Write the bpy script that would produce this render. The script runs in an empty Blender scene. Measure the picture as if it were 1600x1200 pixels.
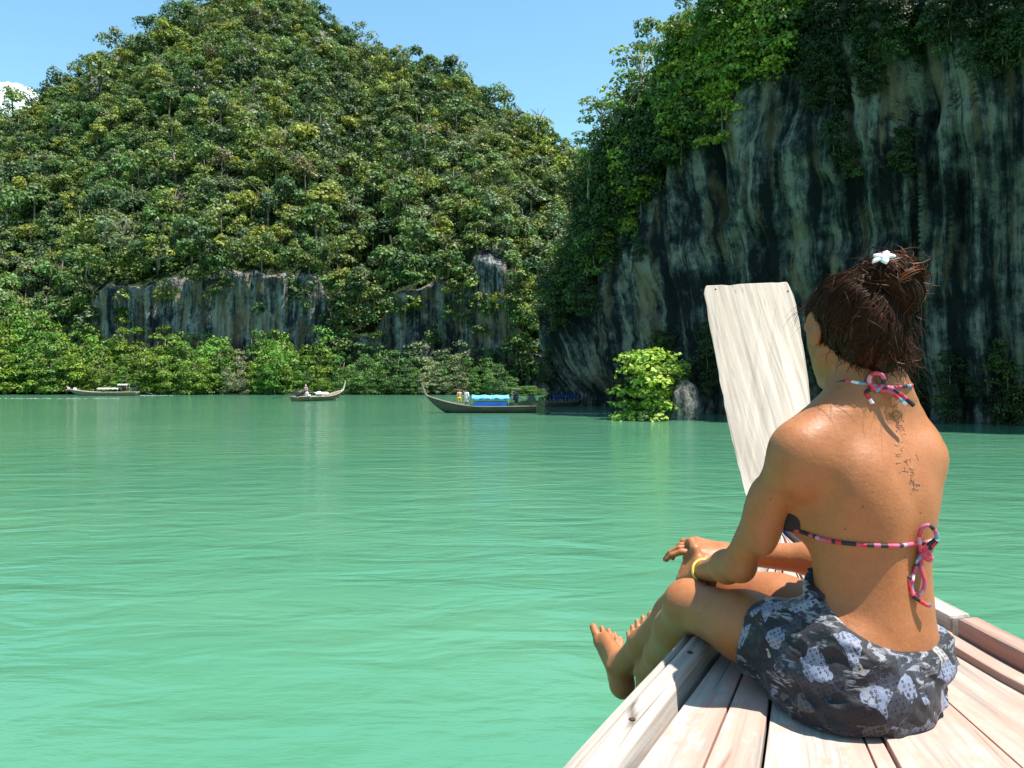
import bpy, math, random
import numpy as np
from mathutils import Vector, Matrix
from mathutils.bvhtree import BVHTree

S = bpy.context.scene
COL = S.collection
random.seed(7)
RNG = np.random.default_rng(11)

# ------------------------------------------------------------------ camera
CAM_H, FPX, HOR = 2.6, 1256.0, 592.0          # metres above water, focal length and horizon row of a 1600x1200 frame
cd = bpy.data.cameras.new('camera')
cd.sensor_width = 36.0
cd.lens = 36.0 * FPX / 1600.0
cd.shift_y = (HOR - 600.0) / 1600.0
cd.clip_start, cd.clip_end = 0.05, 6000.0
cam = bpy.data.objects.new('camera', cd)
COL.objects.link(cam)
cam.location = (0, 0, CAM_H)
cam.rotation_euler = (math.radians(90), 0, 0)
S.camera = cam

# ------------------------------------------------------------------ sky, sun, exposure
SUN = Vector((0.345, -0.115, 0.932)).normalized()
sun_el = math.asin(SUN.z)
sun_rot = math.atan2(SUN.x, SUN.y)
w = bpy.data.worlds.new('World')
S.world = w
w.use_nodes = True
wn = w.node_tree
sky = wn.nodes.new('ShaderNodeTexSky')
sky.sky_type = 'NISHITA'
sky.sun_disc = False
sky.sun_elevation = sun_el
sky.sun_rotation = sun_rot
sky.air_density = 1.0
sky.dust_density = 0.35
sky.ozone_density = 1.6
bg = wn.nodes['Background']
tint = wn.nodes.new('ShaderNodeMix'); tint.data_type = 'RGBA'; tint.blend_type = 'MULTIPLY'
tint.inputs['Factor'].default_value = 1.0; tint.inputs['B'].default_value = (0.86, 1.12, 1.02, 1)   # the clear, slightly cyan tropical sky
wn.links.new(sky.outputs[0], tint.inputs['A']); wn.links.new(tint.outputs['Result'], bg.inputs[0])
bg.inputs[1].default_value = 0.115
ld = bpy.data.lights.new('sun', 'SUN')
ld.energy = 5.0
ld.angle = math.radians(0.53)
ld.color = (1.0, 0.955, 0.89)
so = bpy.data.objects.new('sun', ld)
COL.objects.link(so)
so.location = (40, -20, 120)
so.rotation_euler = SUN.to_track_quat('Z', 'Y').to_euler()
vs = S.view_settings
vs.view_transform = 'Standard'
vs.look = 'None'
vs.gamma = 1.0
vs.exposure = 1.12
vs.use_curve_mapping = False
S.cycles.max_bounces = 8
S.cycles.diffuse_bounces = 3
S.cycles.glossy_bounces = 3
S.cycles.transmission_bounces = 4
S.cycles.transparent_max_bounces = 6
S.cycles.caustics_reflective = False
S.cycles.caustics_refractive = False

# ------------------------------------------------------------------ helpers
def P(px, py, Y):
    """world point that lies Y metres ahead at a photograph position"""
    return np.array([(px - 800.0) / FPX * Y, Y, CAM_H + (HOR - py) / FPX * Y])

def tag(o, label=None, cat=None, group=None, kind=None):
    if label: o['label'] = label
    if cat: o['category'] = cat
    if group: o['group'] = group
    if kind: o['kind'] = kind
    return o

def empty(name, loc=(0, 0, 0), rz=0.0):
    o = bpy.data.objects.new(name, None)
    o.empty_display_size = 0.2
    COL.objects.link(o)
    o.location = loc
    o.rotation_euler = (0, 0, rz)
    return o

def link(name, me, parent=None):
    o = bpy.data.objects.new(name, me)
    COL.objects.link(o)
    if parent is not None: o.parent = parent
    return o

def np_mesh(name, V, F, mats=None, smooth=True, tint=None):
    """V (n,3); F (m,3) or (m,4) array, or list of faces"""
    me = bpy.data.meshes.new(name)
    V = np.asarray(V, dtype=np.float32)
    if isinstance(F, np.ndarray):
        m, k = F.shape
        me.vertices.add(len(V)); me.vertices.foreach_set('co', V.ravel())
        me.loops.add(m * k); me.loops.foreach_set('vertex_index', F.astype(np.int32).ravel())
        me.polygons.add(m)
        me.polygons.foreach_set('loop_start', np.arange(0, m * k, k, dtype=np.int32))
        me.polygons.foreach_set('use_smooth', np.full(m, smooth))
        me.update(calc_edges=True)
    else:
        me.from_pydata([tuple(map(float, v)) for v in V], [], [tuple(f) for f in F])
        me.polygons.foreach_set('use_smooth', [smooth] * len(me.polygons))
        me.update()
    if mats is not None:
        for m_ in (mats if isinstance(mats, (list, tuple)) else [mats]): me.materials.append(m_)
    if tint is not None:
        a = me.attributes.new('tint', 'FLOAT_COLOR', 'POINT')
        t = np.ones((len(V), 4), dtype=np.float32); t[:, :3] = tint
        a.data.foreach_set('color', t.ravel())
    return me

class MB:
    """collects simple solids; build() links them as one mesh"""
    def __init__(s): s.v = []; s.f = []
    def add(s, v, f):
        n = len(s.v); s.v += [tuple(map(float, q)) for q in v]; s.f += [tuple(i + n for i in q) for q in f]
    def box(s, c, d, R=None):
        c = np.array(c, float); d = np.array(d, float) / 2
        q = np.array([[x, y, z] for x in (-1, 1) for y in (-1, 1) for z in (-1, 1)]) * d
        if R is not None: q = q @ np.array(R).T
        s.add(q + c, [(0, 1, 3, 2), (4, 6, 7, 5), (0, 4, 5, 1), (2, 3, 7, 6), (0, 2, 6, 4), (1, 5, 7, 3)])
    def tube(s, pts, r, n=8, cap=True):
        pts = [np.array(p, float) for p in pts]
        rs = r if isinstance(r, (list, tuple, np.ndarray)) else [r] * len(pts)
        V = []; ref = None
        for i, p in enumerate(pts):
            t = pts[min(i + 1, len(pts) - 1)] - pts[max(i - 1, 0)]
            t = t / (np.linalg.norm(t) + 1e-9)
            if ref is None:
                ref = np.cross(t, [0, 0, 1.0] if abs(t[2]) < .9 else [1.0, 0, 0])
            ref = ref - t * np.dot(ref, t); ref /= np.linalg.norm(ref) + 1e-9
            b = np.cross(t, ref)
            for k in range(n):
                a = 2 * math.pi * k / n
                V.append(p + rs[i] * (math.cos(a) * ref + math.sin(a) * b))
        F = []
        for i in range(len(pts) - 1):
            for k in range(n):
                F.append((i * n + k, i * n + (k + 1) % n, (i + 1) * n + (k + 1) % n, (i + 1) * n + k))
        if cap:
            F.append(tuple(range(n - 1, -1, -1))); F.append(tuple(range((len(pts) - 1) * n, len(pts) * n)))
        s.add(V, F)
    def build(s, name, mat, parent=None, smooth=False, bevel=0.0):
        me = np_mesh(name, s.v, s.f, mat, smooth)
        o = link(name, me, parent)
        if bevel:
            b = o.modifiers.new('bevel', 'BEVEL'); b.width = bevel; b.segments = 2; b.limit_method = 'ANGLE'
        return o

# numpy noise
def _hash(ix, iy, iz, seed):
    h = (ix.astype(np.int64) * 374761393 + iy.astype(np.int64) * 668265263 + iz.astype(np.int64) * 2147483647 + seed * 974711) & 0xffffffff
    h = ((h ^ (h >> 13)) * 1274126177) & 0xffffffff
    h = ((h ^ (h >> 16)) * 2246822519) & 0xffffffff
    return ((h ^ (h >> 15)) & 0xffff) / 32767.5 - 1.0
def vnoise(p, seed=0):
    p = np.asarray(p, float)
    i = np.floor(p).astype(np.int64); f = p - i
    u = f * f * f * (f * (f * 6 - 15) + 10)
    r = 0
    for dx in (0, 1):
        for dy in (0, 1):
            for dz in (0, 1):
                wgt = (u[..., 0] if dx else 1 - u[..., 0]) * (u[..., 1] if dy else 1 - u[..., 1]) * (u[..., 2] if dz else 1 - u[..., 2])
                r = r + wgt * _hash(i[..., 0] + dx, i[..., 1] + dy, i[..., 2] + dz, seed)
    return r
def fbm(p, oct=4, seed=0, gain=.5):
    p = np.asarray(p, float); a = 1.0; r = 0; t = 0
    for k in range(oct):
        r = r + a * vnoise(p * (2.03 ** k) + k * 17.3, seed + k); t += a; a *= gain
    return r / t

# ------------------------------------------------------------------ material helpers
def mat_new(name):
    m = bpy.data.materials.new(name); m.use_nodes = True
    nt = m.node_tree
    return m, nt, nt.nodes['Principled BSDF']
def nd(nt, typ, **kw):
    n = nt.nodes.new(typ)
    for k, v in kw.items():
        if k.startswith('i_'):
            key = k[2:]
            key = int(key) if key.isdigit() else key.replace('_', ' ')
            n.inputs[key].default_value = v
        else: setattr(n, k, v)
    return n
def ramp(nt, stops, fac=None, interp='LINEAR'):
    r = nt.nodes.new('ShaderNodeValToRGB'); r.color_ramp.interpolation = interp
    e = r.color_ramp.elements
    while len(e) < len(stops): e.new(0.5)
    for k, (p, c) in enumerate(stops):
        e[k].position = p; e[k].color = (*c, 1) if len(c) == 3 else c
    if fac is not None: nt.links.new(fac, r.inputs[0])
    return r
def mixc(nt, a, b, fac, mode='MIX'):
    m = nt.nodes.new('ShaderNodeMix'); m.data_type = 'RGBA'; m.blend_type = mode
    for s_, v in ((m.inputs['Factor'], fac), (m.inputs['A'], a), (m.inputs['B'], b)):
        if hasattr(v, 'is_output'): nt.links.new(v, s_)
        elif isinstance(v, (int, float)): s_.default_value = v
        else: s_.default_value = (*v, 1)
    return m.outputs['Result']
def coords(nt, kind='Object', scale=(1, 1, 1), rot=(0, 0, 0)):
    tc = nt.nodes.new('ShaderNodeTexCoord'); mp = nt.nodes.new('ShaderNodeMapping')
    mp.inputs['Scale'].default_value = scale; mp.inputs['Rotation'].default_value = rot
    nt.links.new(tc.outputs[kind], mp.inputs[0])
    return mp.outputs[0]
def noise(nt, vec, scale, detail=4, rough=.55, dist=0.0):
    n = nt.nodes.new('ShaderNodeTexNoise')
    n.inputs['Scale'].default_value = scale; n.inputs['Detail'].default_value = detail
    n.inputs['Roughness'].default_value = rough; n.inputs['Distortion'].default_value = dist
    if vec is not None: nt.links.new(vec, n.inputs['Vector'])
    return n.outputs['Fac']
def bump(nt, h, strength, dist, bs=None):
    b = nt.nodes.new('ShaderNodeBump'); b.inputs['Strength'].default_value = strength; b.inputs['Distance'].default_value = dist
    nt.links.new(h, b.inputs['Height'])
    if bs is not None: nt.links.new(b.outputs[0], bs.inputs['Normal'])
    return b
def plain(name, c, rough=.6, spec=.4, var=.15, scale=8.0, metal=0.0):
    m, nt, bs = mat_new(name)
    v = coords(nt)
    n = noise(nt, v, scale, 4)
    lo = tuple(q * (1 - var) for q in c); hi = tuple(min(1, q * (1 + var)) for q in c)
    r = ramp(nt, [(.3, lo), (.7, hi)], n)
    nt.links.new(r.outputs[0], bs.inputs['Base Color'])
    bs.inputs['Roughness'].default_value = rough; bs.inputs['Specular IOR Level'].default_value = spec; bs.inputs['Metallic'].default_value = metal
    bump(nt, n, .15, .01, bs)
    return m

def foliage_mat(name, trans=.28):
    m, nt, bs = mat_new(name)
    at = nd(nt, 'ShaderNodeAttribute', attribute_name='tint')
    oi = nt.nodes.new('ShaderNodeObjectInfo')
    c = mixc(nt, at.outputs['Color'], oi.outputs['Color'], 1.0, 'MULTIPLY')
    nt.links.new(c, bs.inputs['Base Color'])
    bs.inputs['Roughness'].default_value = .5; bs.inputs['Specular IOR Level'].default_value = .3
    tr = nt.nodes.new('ShaderNodeBsdfTranslucent')
    c2 = mixc(nt, c, (1.0, 1.0, .45), 1.0, 'MULTIPLY')
    nt.links.new(c2, tr.inputs[0])
    mx = nt.nodes.new('ShaderNodeMixShader'); mx.inputs[0].default_value = trans
    nt.links.new(bs.outputs[0], mx.inputs[1]); nt.links.new(tr.outputs[0], mx.inputs[2])
    nt.links.new(mx.outputs[0], nt.nodes['Material Output'].inputs[0])
    return m
M = {}
M['leaf'] = foliage_mat('leaves')
M['bark'] = plain('bark', (.16, .13, .10), .9, .1, .35, 3.0)
M['bark_pale'] = plain('pale_bark', (.30, .26, .21), .9, .1, .3, 3.0)

# limestone: dark grey rock washed with pale and ochre vertical streaks
def limestone(name, zs=.055, slant=0.0, dark=(.035, .04, .042), mid=(.16, .175, .17), pale=(.50, .49, .42), ochre=(.40, .27, .14), lo=.58, sc=.55, olo=.84):
    m, nt, bs = mat_new(name)
    tc = nt.nodes.new('ShaderNodeTexCoord')
    sep = nt.nodes.new('ShaderNodeSeparateXYZ'); nt.links.new(tc.outputs['Object'], sep.inputs[0])
    at = nd(nt, 'ShaderNodeAttribute', attribute_name='flow')      # along-wall coordinate that follows the flowstone
    comb = nt.nodes.new('ShaderNodeCombineXYZ')
    sp = nt.nodes.new('ShaderNodeSeparateXYZ'); nt.links.new(at.outputs['Vector'], sp.inputs[0])
    nt.links.new(sp.outputs[0], comb.inputs[0])
    mu = nd(nt, 'ShaderNodeMath', operation='MULTIPLY'); mu.inputs[1].default_value = zs
    nt.links.new(sp.outputs[2], mu.inputs[0]); nt.links.new(mu.outputs[0], comb.inputs[2])
    nt.links.new(sp.outputs[1], comb.inputs[1])
    n1 = noise(nt, comb.outputs[0], sc, 7, .66, .08)
    cb2 = nt.nodes.new('ShaderNodeCombineXYZ'); mu2 = nd(nt, 'ShaderNodeMath', operation='MULTIPLY'); mu2.inputs[1].default_value = zs * 2.6
    nt.links.new(sp.outputs[2], mu2.inputs[0]); nt.links.new(sp.outputs[0], cb2.inputs[0]); nt.links.new(sp.outputs[1], cb2.inputs[1]); nt.links.new(mu2.outputs[0], cb2.inputs[2])
    n2 = noise(nt, cb2.outputs[0], sc * 2.6, 8, .72, .1)
    n3 = noise(nt, tc.outputs['Object'], .14, 5, .6, .6)
    n4 = noise(nt, tc.outputs['Object'], 1.1, 8, .72)
    a = nd(nt, 'ShaderNodeMath', operation='MULTIPLY_ADD'); nt.links.new(n2, a.inputs[0]); a.inputs[1].default_value = .60; nt.links.new(n1, a.inputs[2])
    b = nd(nt, 'ShaderNodeMath', operation='MULTIPLY_ADD'); nt.links.new(n3, b.inputs[0]); b.inputs[1].default_value = .85; nt.links.new(a.outputs[0], b.inputs[2])
    b2 = nd(nt, 'ShaderNodeMath', operation='MULTIPLY_ADD'); nt.links.new(n4, b2.inputs[0]); b2.inputs[1].default_value = .62; nt.links.new(b.outputs[0], b2.inputs[2])
    c = nd(nt, 'ShaderNodeMath', operation='MULTIPLY_ADD'); nt.links.new(b2.outputs[0], c.inputs[0]); c.inputs[1].default_value = 1.0; c.inputs[2].default_value = -.96
    r = ramp(nt, [(lo, dark), (lo + .11, mid), (lo + .23, pale), (lo + .36, tuple(q * 1.25 for q in pale))], c.outputs[0])
    n5a = noise(nt, cb2.outputs[0], sc * 1.3, 5, .6, .15)
    n5b = nd(nt, 'ShaderNodeMath', operation='MULTIPLY_ADD'); nt.links.new(n3, n5b.inputs[0]); n5b.inputs[1].default_value = .5; nt.links.new(n5a, n5b.inputs[2])
    n5 = n5b.outputs[0]
    ofac = ramp(nt, [(olo, (0, 0, 0)), (olo + .09, (.7, .7, .7))], n5)
    och = mixc(nt, r.outputs[0], ochre, 1.0, 'MULTIPLY')
    och2 = mixc(nt, och, ochre, .35)
    col = mixc(nt, r.outputs[0], och2, ofac.outputs[0])
    nt.links.new(col, bs.inputs['Base Color'])
    bs.inputs['Roughness'].default_value = .9; bs.inputs['Specular IOR Level'].default_value = .15
    hsum = nd(nt, 'ShaderNodeMath', operation='ADD'); nt.links.new(b2.outputs[0], hsum.inputs[0]); nt.links.new(n4, hsum.inputs[1])
    bump(nt, hsum.outputs[0], .9, .6, bs)
    return m
M['lime_far'] = limestone('limestone_far', dark=(.02, .024, .028), mid=(.085, .10, .105), pale=(.31, .31, .285), lo=.44, sc=.9, zs=.05, olo=.73)
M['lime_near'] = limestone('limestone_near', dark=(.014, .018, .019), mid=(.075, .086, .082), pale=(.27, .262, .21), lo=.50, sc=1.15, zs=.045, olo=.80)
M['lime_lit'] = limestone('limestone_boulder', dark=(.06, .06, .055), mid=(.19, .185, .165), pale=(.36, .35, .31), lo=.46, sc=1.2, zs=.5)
# ================================================================== WATER
def water_mat():
    m, nt, bs = mat_new('bay_water')
    geo = nt.nodes.new('ShaderNodeNewGeometry')
    def mp(scale, rz=0.0):
        q = nt.nodes.new('ShaderNodeMapping'); q.inputs['Scale'].default_value = scale; q.inputs['Rotation'].default_value = (0, 0, rz)
        nt.links.new(geo.outputs['Position'], q.inputs[0]); return q.outputs[0]
    big = noise(nt, mp((.05, .09, 1), .2), 1.0, 4, .5, .6)
    r = ramp(nt, [(.30, (.050, .180, .110)), (.70, (.080, .212, .120))], big)
    nt.links.new(r.outputs[0], bs.inputs['Base Color'])
    bs.inputs['Roughness'].default_value = .07
    bs.inputs['IOR'].default_value = 1.33
    bs.inputs['Specular IOR Level'].default_value = .40
    w1 = noise(nt, mp((1.0, 2.1, 1), -.35), .55, 3, .5, .5)      # gentle swell
    w2 = noise(nt, mp((1.5, 4.2, 1), .30), 1.5, 3, .55, .35)     # wavelets
    w3 = noise(nt, mp((3.0, 6.5, 1), -.12), 4.0, 3, .55)         # ripples
    patch = noise(nt, mp((.14, .22, 1), .4), 1.0, 3, .5, .4)     # calm and ruffled patches
    pr = ramp(nt, [(.35, (.25,) * 3), (.65, (1,) * 3)], patch)
    m3 = nd(nt, 'ShaderNodeMath', operation='MULTIPLY'); nt.links.new(w3, m3.inputs[0]); nt.links.new(pr.outputs[0], m3.inputs[1])
    def ma(x, k, y=None):
        q = nd(nt, 'ShaderNodeMath', operation='MULTIPLY_ADD' if y is not None else 'MULTIPLY')
        nt.links.new(x, q.inputs[0]); q.inputs[1].default_value = k
        if y is not None: nt.links.new(y, q.inputs[2])
        return q.outputs[0]
    m2 = nd(nt, 'ShaderNodeMath', operation='MULTIPLY'); nt.links.new(w2, m2.inputs[0]); nt.links.new(pr.outputs[0], m2.inputs[1])
    h = ma(w1, .80, ma(m2.outputs[0], .19, ma(m3.outputs[0], .05)))
    bump(nt, h, 1.0, .105, bs)
    return m
M['water'] = water_mat()
def ring_plane(name, R, mat, z):
    # one sheet: fine squares near the boat, growing towards the horizon
    g = np.concatenate([-np.geomspace(R, 12, 14), np.linspace(-8, 8, 9), np.geomspace(12, R, 14)])
    X, Y = np.meshgrid(g, g, indexing='ij'); n = len(g)
    V = np.stack([X.ravel(), Y.ravel(), np.full(n * n, z)], 1)
    i, j = np.meshgrid(np.arange(n - 1), np.arange(n - 1), indexing='ij')
    a = (i * n + j).ravel()
    return link(name, np_mesh(name, V, np.stack([a, a + n, a + n + 1, a + 1], 1), mat))
tag(ring_plane('water', 2500, M['water'], 0.0), kind='structure')

# ================================================================== LEFT HILL
def I(x, pts):
    return np.interp(x, [p[0] for p in pts], [p[1] for p in pts])
SIL = [(-420, 585), (-330, 450), (-200, 300), (-100, 222), (0, 172), (30, 165), (95, 122), (160, 86), (230, 42), (290, 4), (340, -12), (400, -20), (470, -10), (520, 28), (560, 60), (600, 78), (700, 104), (760, 146), (800, 172), (850, 196), (900, 236), (940, 278), (1000, 330), (1150, 420)]
RIDGE = [(-400, 235), (0, 225), (300, 255), (420, 270), (600, 248), (800, 212), (950, 188), (1150, 180)]
CLIFF = [(-400, 3), (60, 4), (115, 11), (150, 17), (250, 21), (400, 23.5), (500, 20), (528, 11), (585, 10), (615, 17), (720, 19), (742, 25), (790, 22), (815, 8), (900, 4), (1150, 4)]
BASE = [(-400, 150), (0, 143), (300, 142), (700, 141), (850, 133), (1150, 130)]
def hill_point(px, t):
    """t<0: cliff (-1 foot .. 0 brow); 0..1 slope from the brow to the ridge"""
    px = np.asarray(px, float); t = np.asarray(t, float)
    yb = I(px, BASE); yr = I(px, RIDGE); hc = I(px, CLIFF)
    hc = hc + np.clip((hc - 9) / 6, 0, 1) * 3.2 * fbm(np.stack([px * .022, px * 0, px * 0], -1), 3, 9)
    zr = CAM_H + (HOR - I(px, SIL) - 12) / FPX * yr
    tt = np.clip(t, 0, 1)
    Y = np.where(t < 0, yb + 2.5 * (1 + t), yb + 2.5 + (yr - yb - 2.5) * tt)
    Z = np.where(t < 0, .8 + (hc - .8) * (1 + t), hc + (zr - hc) * (tt ** .93))
    X = (px - 800) / FPX * Y
    q = np.stack([X * .035, Y * .035, Z * .0], -1)
    n = fbm(q, 4, 5)
    damp = np.clip(tt * 4, 0, 1) * np.clip((1.02 - tt) * 5, 0, 1)
    Z = Z + n * 5.5 * damp
    return np.stack([X, Y, Z], -1)
BARE = [(395, 165, 26, 34), (430, 225, 30, 20), (190, 95, 16, 26), (560, 330, 14, 14), (765, 420, 26, 42), (640, 250, 10, 14), (310, 130, 18, 18), (250, 350, 14, 16), (280, 330, 12, 26), (505, 60, 12, 10), (145, 140, 10, 16)]
def to_px(p):
    return 800 + FPX * p[..., 0] / p[..., 1], HOR - FPX * (p[..., 2] - CAM_H) / p[..., 1]
def understory():
    m, nt, bs = mat_new('understory')
    v = coords(nt)
    n = noise(nt, v, .8, 6, .7)
    r = ramp(nt, [(.35, (.012, .016, .010)), (.55, (.030, .052, .018)), (.72, (.055, .090, .028))], n)
    nt.links.new(r.outputs[0], bs.inputs['Base Color']); bs.inputs['Roughness'].default_value = .9; bs.inputs['Specular IOR Level'].default_value = .1
    bump(nt, n, 1.0, 1.2, bs); return m
M['understory'] = understory()
def build_hill():
    pxs = np.arange(-420, 1151, 5.0)
    rows = []
    yb = I(pxs, BASE)
    for dy, z in ((-9, -1.5), (-5.5, -.25), (-2.5, .35)):
        Y = yb + dy; rows.append(np.stack([(pxs - 800) / FPX * Y, Y, np.full_like(Y, z)], -1))
    ts = np.concatenate([np.linspace(-1, -.02, 34), np.linspace(0, 1, 70)])
    G = []
    for t in ts: G.append(hill_point(pxs, np.full_like(pxs, t)))
    G = np.array(G)
    # rock relief on the cliff band: vertical flutes, pockets and overhangs
    nc = 36
    q = np.stack([G[:nc, :, 0] * .30, G[:nc, :, 1] * 0, G[:nc, :, 2] * .045], -1)
    q2 = np.stack([G[:nc, :, 0] * .75, G[:nc, :, 1] * 0, G[:nc, :, 2] * .16], -1)
    d = 2.6 * fbm(q, 4, 21) + 1.2 * np.abs(fbm(q2, 4, 22))
    prof = np.linspace(0, 1, nc)[:, None]
    d = d + 2.2 * prof ** 1.6                                   # the brow leans out
    fade = np.ones(nc); fade[-3:] = [.7, .4, .15]; d = d * fade[:, None]
    G[:nc, :, 1] -= d
    rows += list(G)
    top = G[-1]
    for k in range(1, 8):
        b = top.copy(); b[:, 1] += 16 * k; b[:, 2] = np.maximum(top[:, 2] - 9 * k, -2); rows.append(b)
    A = np.array(rows); nr, ncx, _ = A.shape
    i, j = np.meshgrid(np.arange(nr - 1), np.arange(ncx - 1), indexing='ij')
    a = (i * ncx + j).ravel()
    me = np_mesh('hill', A.reshape(-1, 3), np.stack([a, a + 1, a + ncx + 1, a + ncx], 1), [M['lime_far'], M['understory']])
    fc = A.reshape(-1, 3)[a]; fx_, fy_ = to_px(fc)
    row_ = i.ravel()
    under = (row_ >= 3 + 34) | (row_ < 3)
    for (ba, bb, bc, bd) in BARE: under &= ~((((fx_ - ba) / bc) ** 2 + ((fy_ - bb) / bd) ** 2) < 1)
    me.polygons.foreach_set('material_index', under.astype(np.int32))
    fl = me.attributes.new('flow', 'FLOAT_VECTOR', 'POINT')
    V = A.reshape(-1, 3).copy(); V[:, 1] *= .35
    fl.data.foreach_set('vector', V.astype(np.float32).ravel())
    return tag(link('hill', me), kind='structure')
hill = build_hill()

# ================================================================== RIGHT CLIFF MASSIF
FRONT = [(-20, 84), (3.2, 81.6), (10.8, 68), (14.4, 60.5), (20, 53.5), (26.3, 47), (36, 41.5), (50, 36), (75, 28)]
LEFTX = [(-3, 4.2), (0, 4.4), (10, 4.8), (19.5, 7.9), (25, 11.8), (29, 14.8), (35, 20.0), (42, 28), (52, 38), (70, 52)]
TOPZ = 58.0
def cliff_row(z):
    xl = float(I(z, LEFTX))
    n1, n2, n3 = 430, 36, 30
    xs = xl + (75 - xl) * np.linspace(0, 1, n1)[::-1] ** 1.25
    yf = I(xs, FRONT) - .05 * z - np.where(xs > 20, np.clip((xs - 20) / 10, 0, 1) * .06 * z, 0)
    # smooth the base line
    front = np.stack([xs, yf], 1)
    c0 = front[-1]
    back = np.array([xl + 3.5, c0[1] + 22])
    ang = np.linspace(0, 1, n2 + 1)[1:]
    ctrl = np.array([xl - 1.0, c0[1] + 8])
    corner = (1 - ang)[:, None] ** 2 * c0 + 2 * (ang * (1 - ang))[:, None] * ctrl + (ang ** 2)[:, None] * back
    bk = np.stack([np.linspace(back[0], 75, n3 + 1)[1:], np.linspace(back[1], back[1] + 14, n3 + 1)[1:]], 1)
    return np.concatenate([front, corner, bk])
def build_cliff():
    zs = np.concatenate([np.linspace(-2, 46, 230), np.linspace(47, TOPZ, 8)])
    A = np.array([np.concatenate([cliff_row(z), np.full((496, 1), z)], 1) for z in zs])
    # smooth along the row so the bends of the base line are round
    for _ in range(40):
        A[:, 1:-1, :2] = .25 * A[:, :-2, :2] + .5 * A[:, 1:-1, :2] + .25 * A[:, 2:, :2]
    # outward direction in plan
    t = np.gradient(A[:, :, :2], axis=1)
    nrm = np.stack([-t[..., 1], t[..., 0]], -1); nrm /= np.linalg.norm(nrm, axis=-1, keepdims=True) + 1e-9
    cen = np.array([45.0, 85.0])
    sgn = np.sign(np.sum((A[:, :, :2] - cen) * nrm, -1, keepdims=True)); nrm = nrm * sgn
    s = np.cumsum(np.linalg.norm(np.diff(A[:, :, :2], axis=1, prepend=A[:, :1, :2]), axis=-1), axis=1)
    s = s[:1] * np.ones_like(s)
    kx_ = np.clip((A[..., 0] - 17) / 8, 0, 1); kx_ = kx_ * kx_ * (3 - 2 * kx_)
    A[..., 2] *= 1 - .40 * kx_ * np.clip(A[..., 2] / 25, 0, 1)
    z = A[..., 2]
    x0 = A[..., 0]
    slant = np.clip((18 - x0) / 12, 0, 1) * .42
    f = .76 * A[..., 0] - .65 * A[..., 1] + slant * z + 1.2 * fbm(np.stack([x0 * .05, z * .05, z * 0], -1), 3, 30)
    q = lambda a, b: np.stack([f * a, np.full_like(f, 3.7), z * b], -1)
    d = 2.4 * fbm(q(.14, .02), 3, 31) + 1.3 * (1 - 2 * np.abs(fbm(q(.45, .03), 4, 32))) + .48 * (1 - 2 * np.abs(fbm(q(1.15, .085), 3, 33))) + .22 * fbm(q(3.1, .4), 2, 36)
    iso = np.stack([x0, A[..., 1], z], -1)
    d += 2.0 * fbm(iso * np.array([.09, .09, .11]), 4, 34)
    pock = fbm(iso * np.array([.28, .28, .16]), 3, 37)
    d -= 2.8 * np.clip(pock - .22, 0, 1)                       # caves and pockets
    d += .9 * np.clip(fbm(iso * np.array([.06, .06, .30]), 3, 38) - .1, 0, 1)   # ledges
    # undercut at the tide line and a hanging lip
    d += -1.6 * np.exp(-((z - 1.0) / 1.8) ** 2)
    A[..., :2] += nrm * d[..., None]
    nr, ncx, _ = A.shape
    i, j = np.meshgrid(np.arange(nr - 1), np.arange(ncx - 1), indexing='ij')
    a = (i * ncx + j).ravel()
    F = [tuple(r) for r in np.stack([a, a + ncx, a + ncx + 1, a + 1], 1)]
    F.append(tuple(range((nr - 1) * ncx, nr * ncx)))
    me = np_mesh('cliff', A.reshape(-1, 3), F, M['lime_near'])
    fl = me.attributes.new('flow', 'FLOAT_VECTOR', 'POINT')
    V = np.stack([f, np.zeros_like(f), z], -1).reshape(-1, 3)
    fl.data.foreach_set('vector', V.astype(np.float32).ravel())
    o = tag(link('cliff', me), kind='structure')
    return o, A
cliff, CA = build_cliff()

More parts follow.
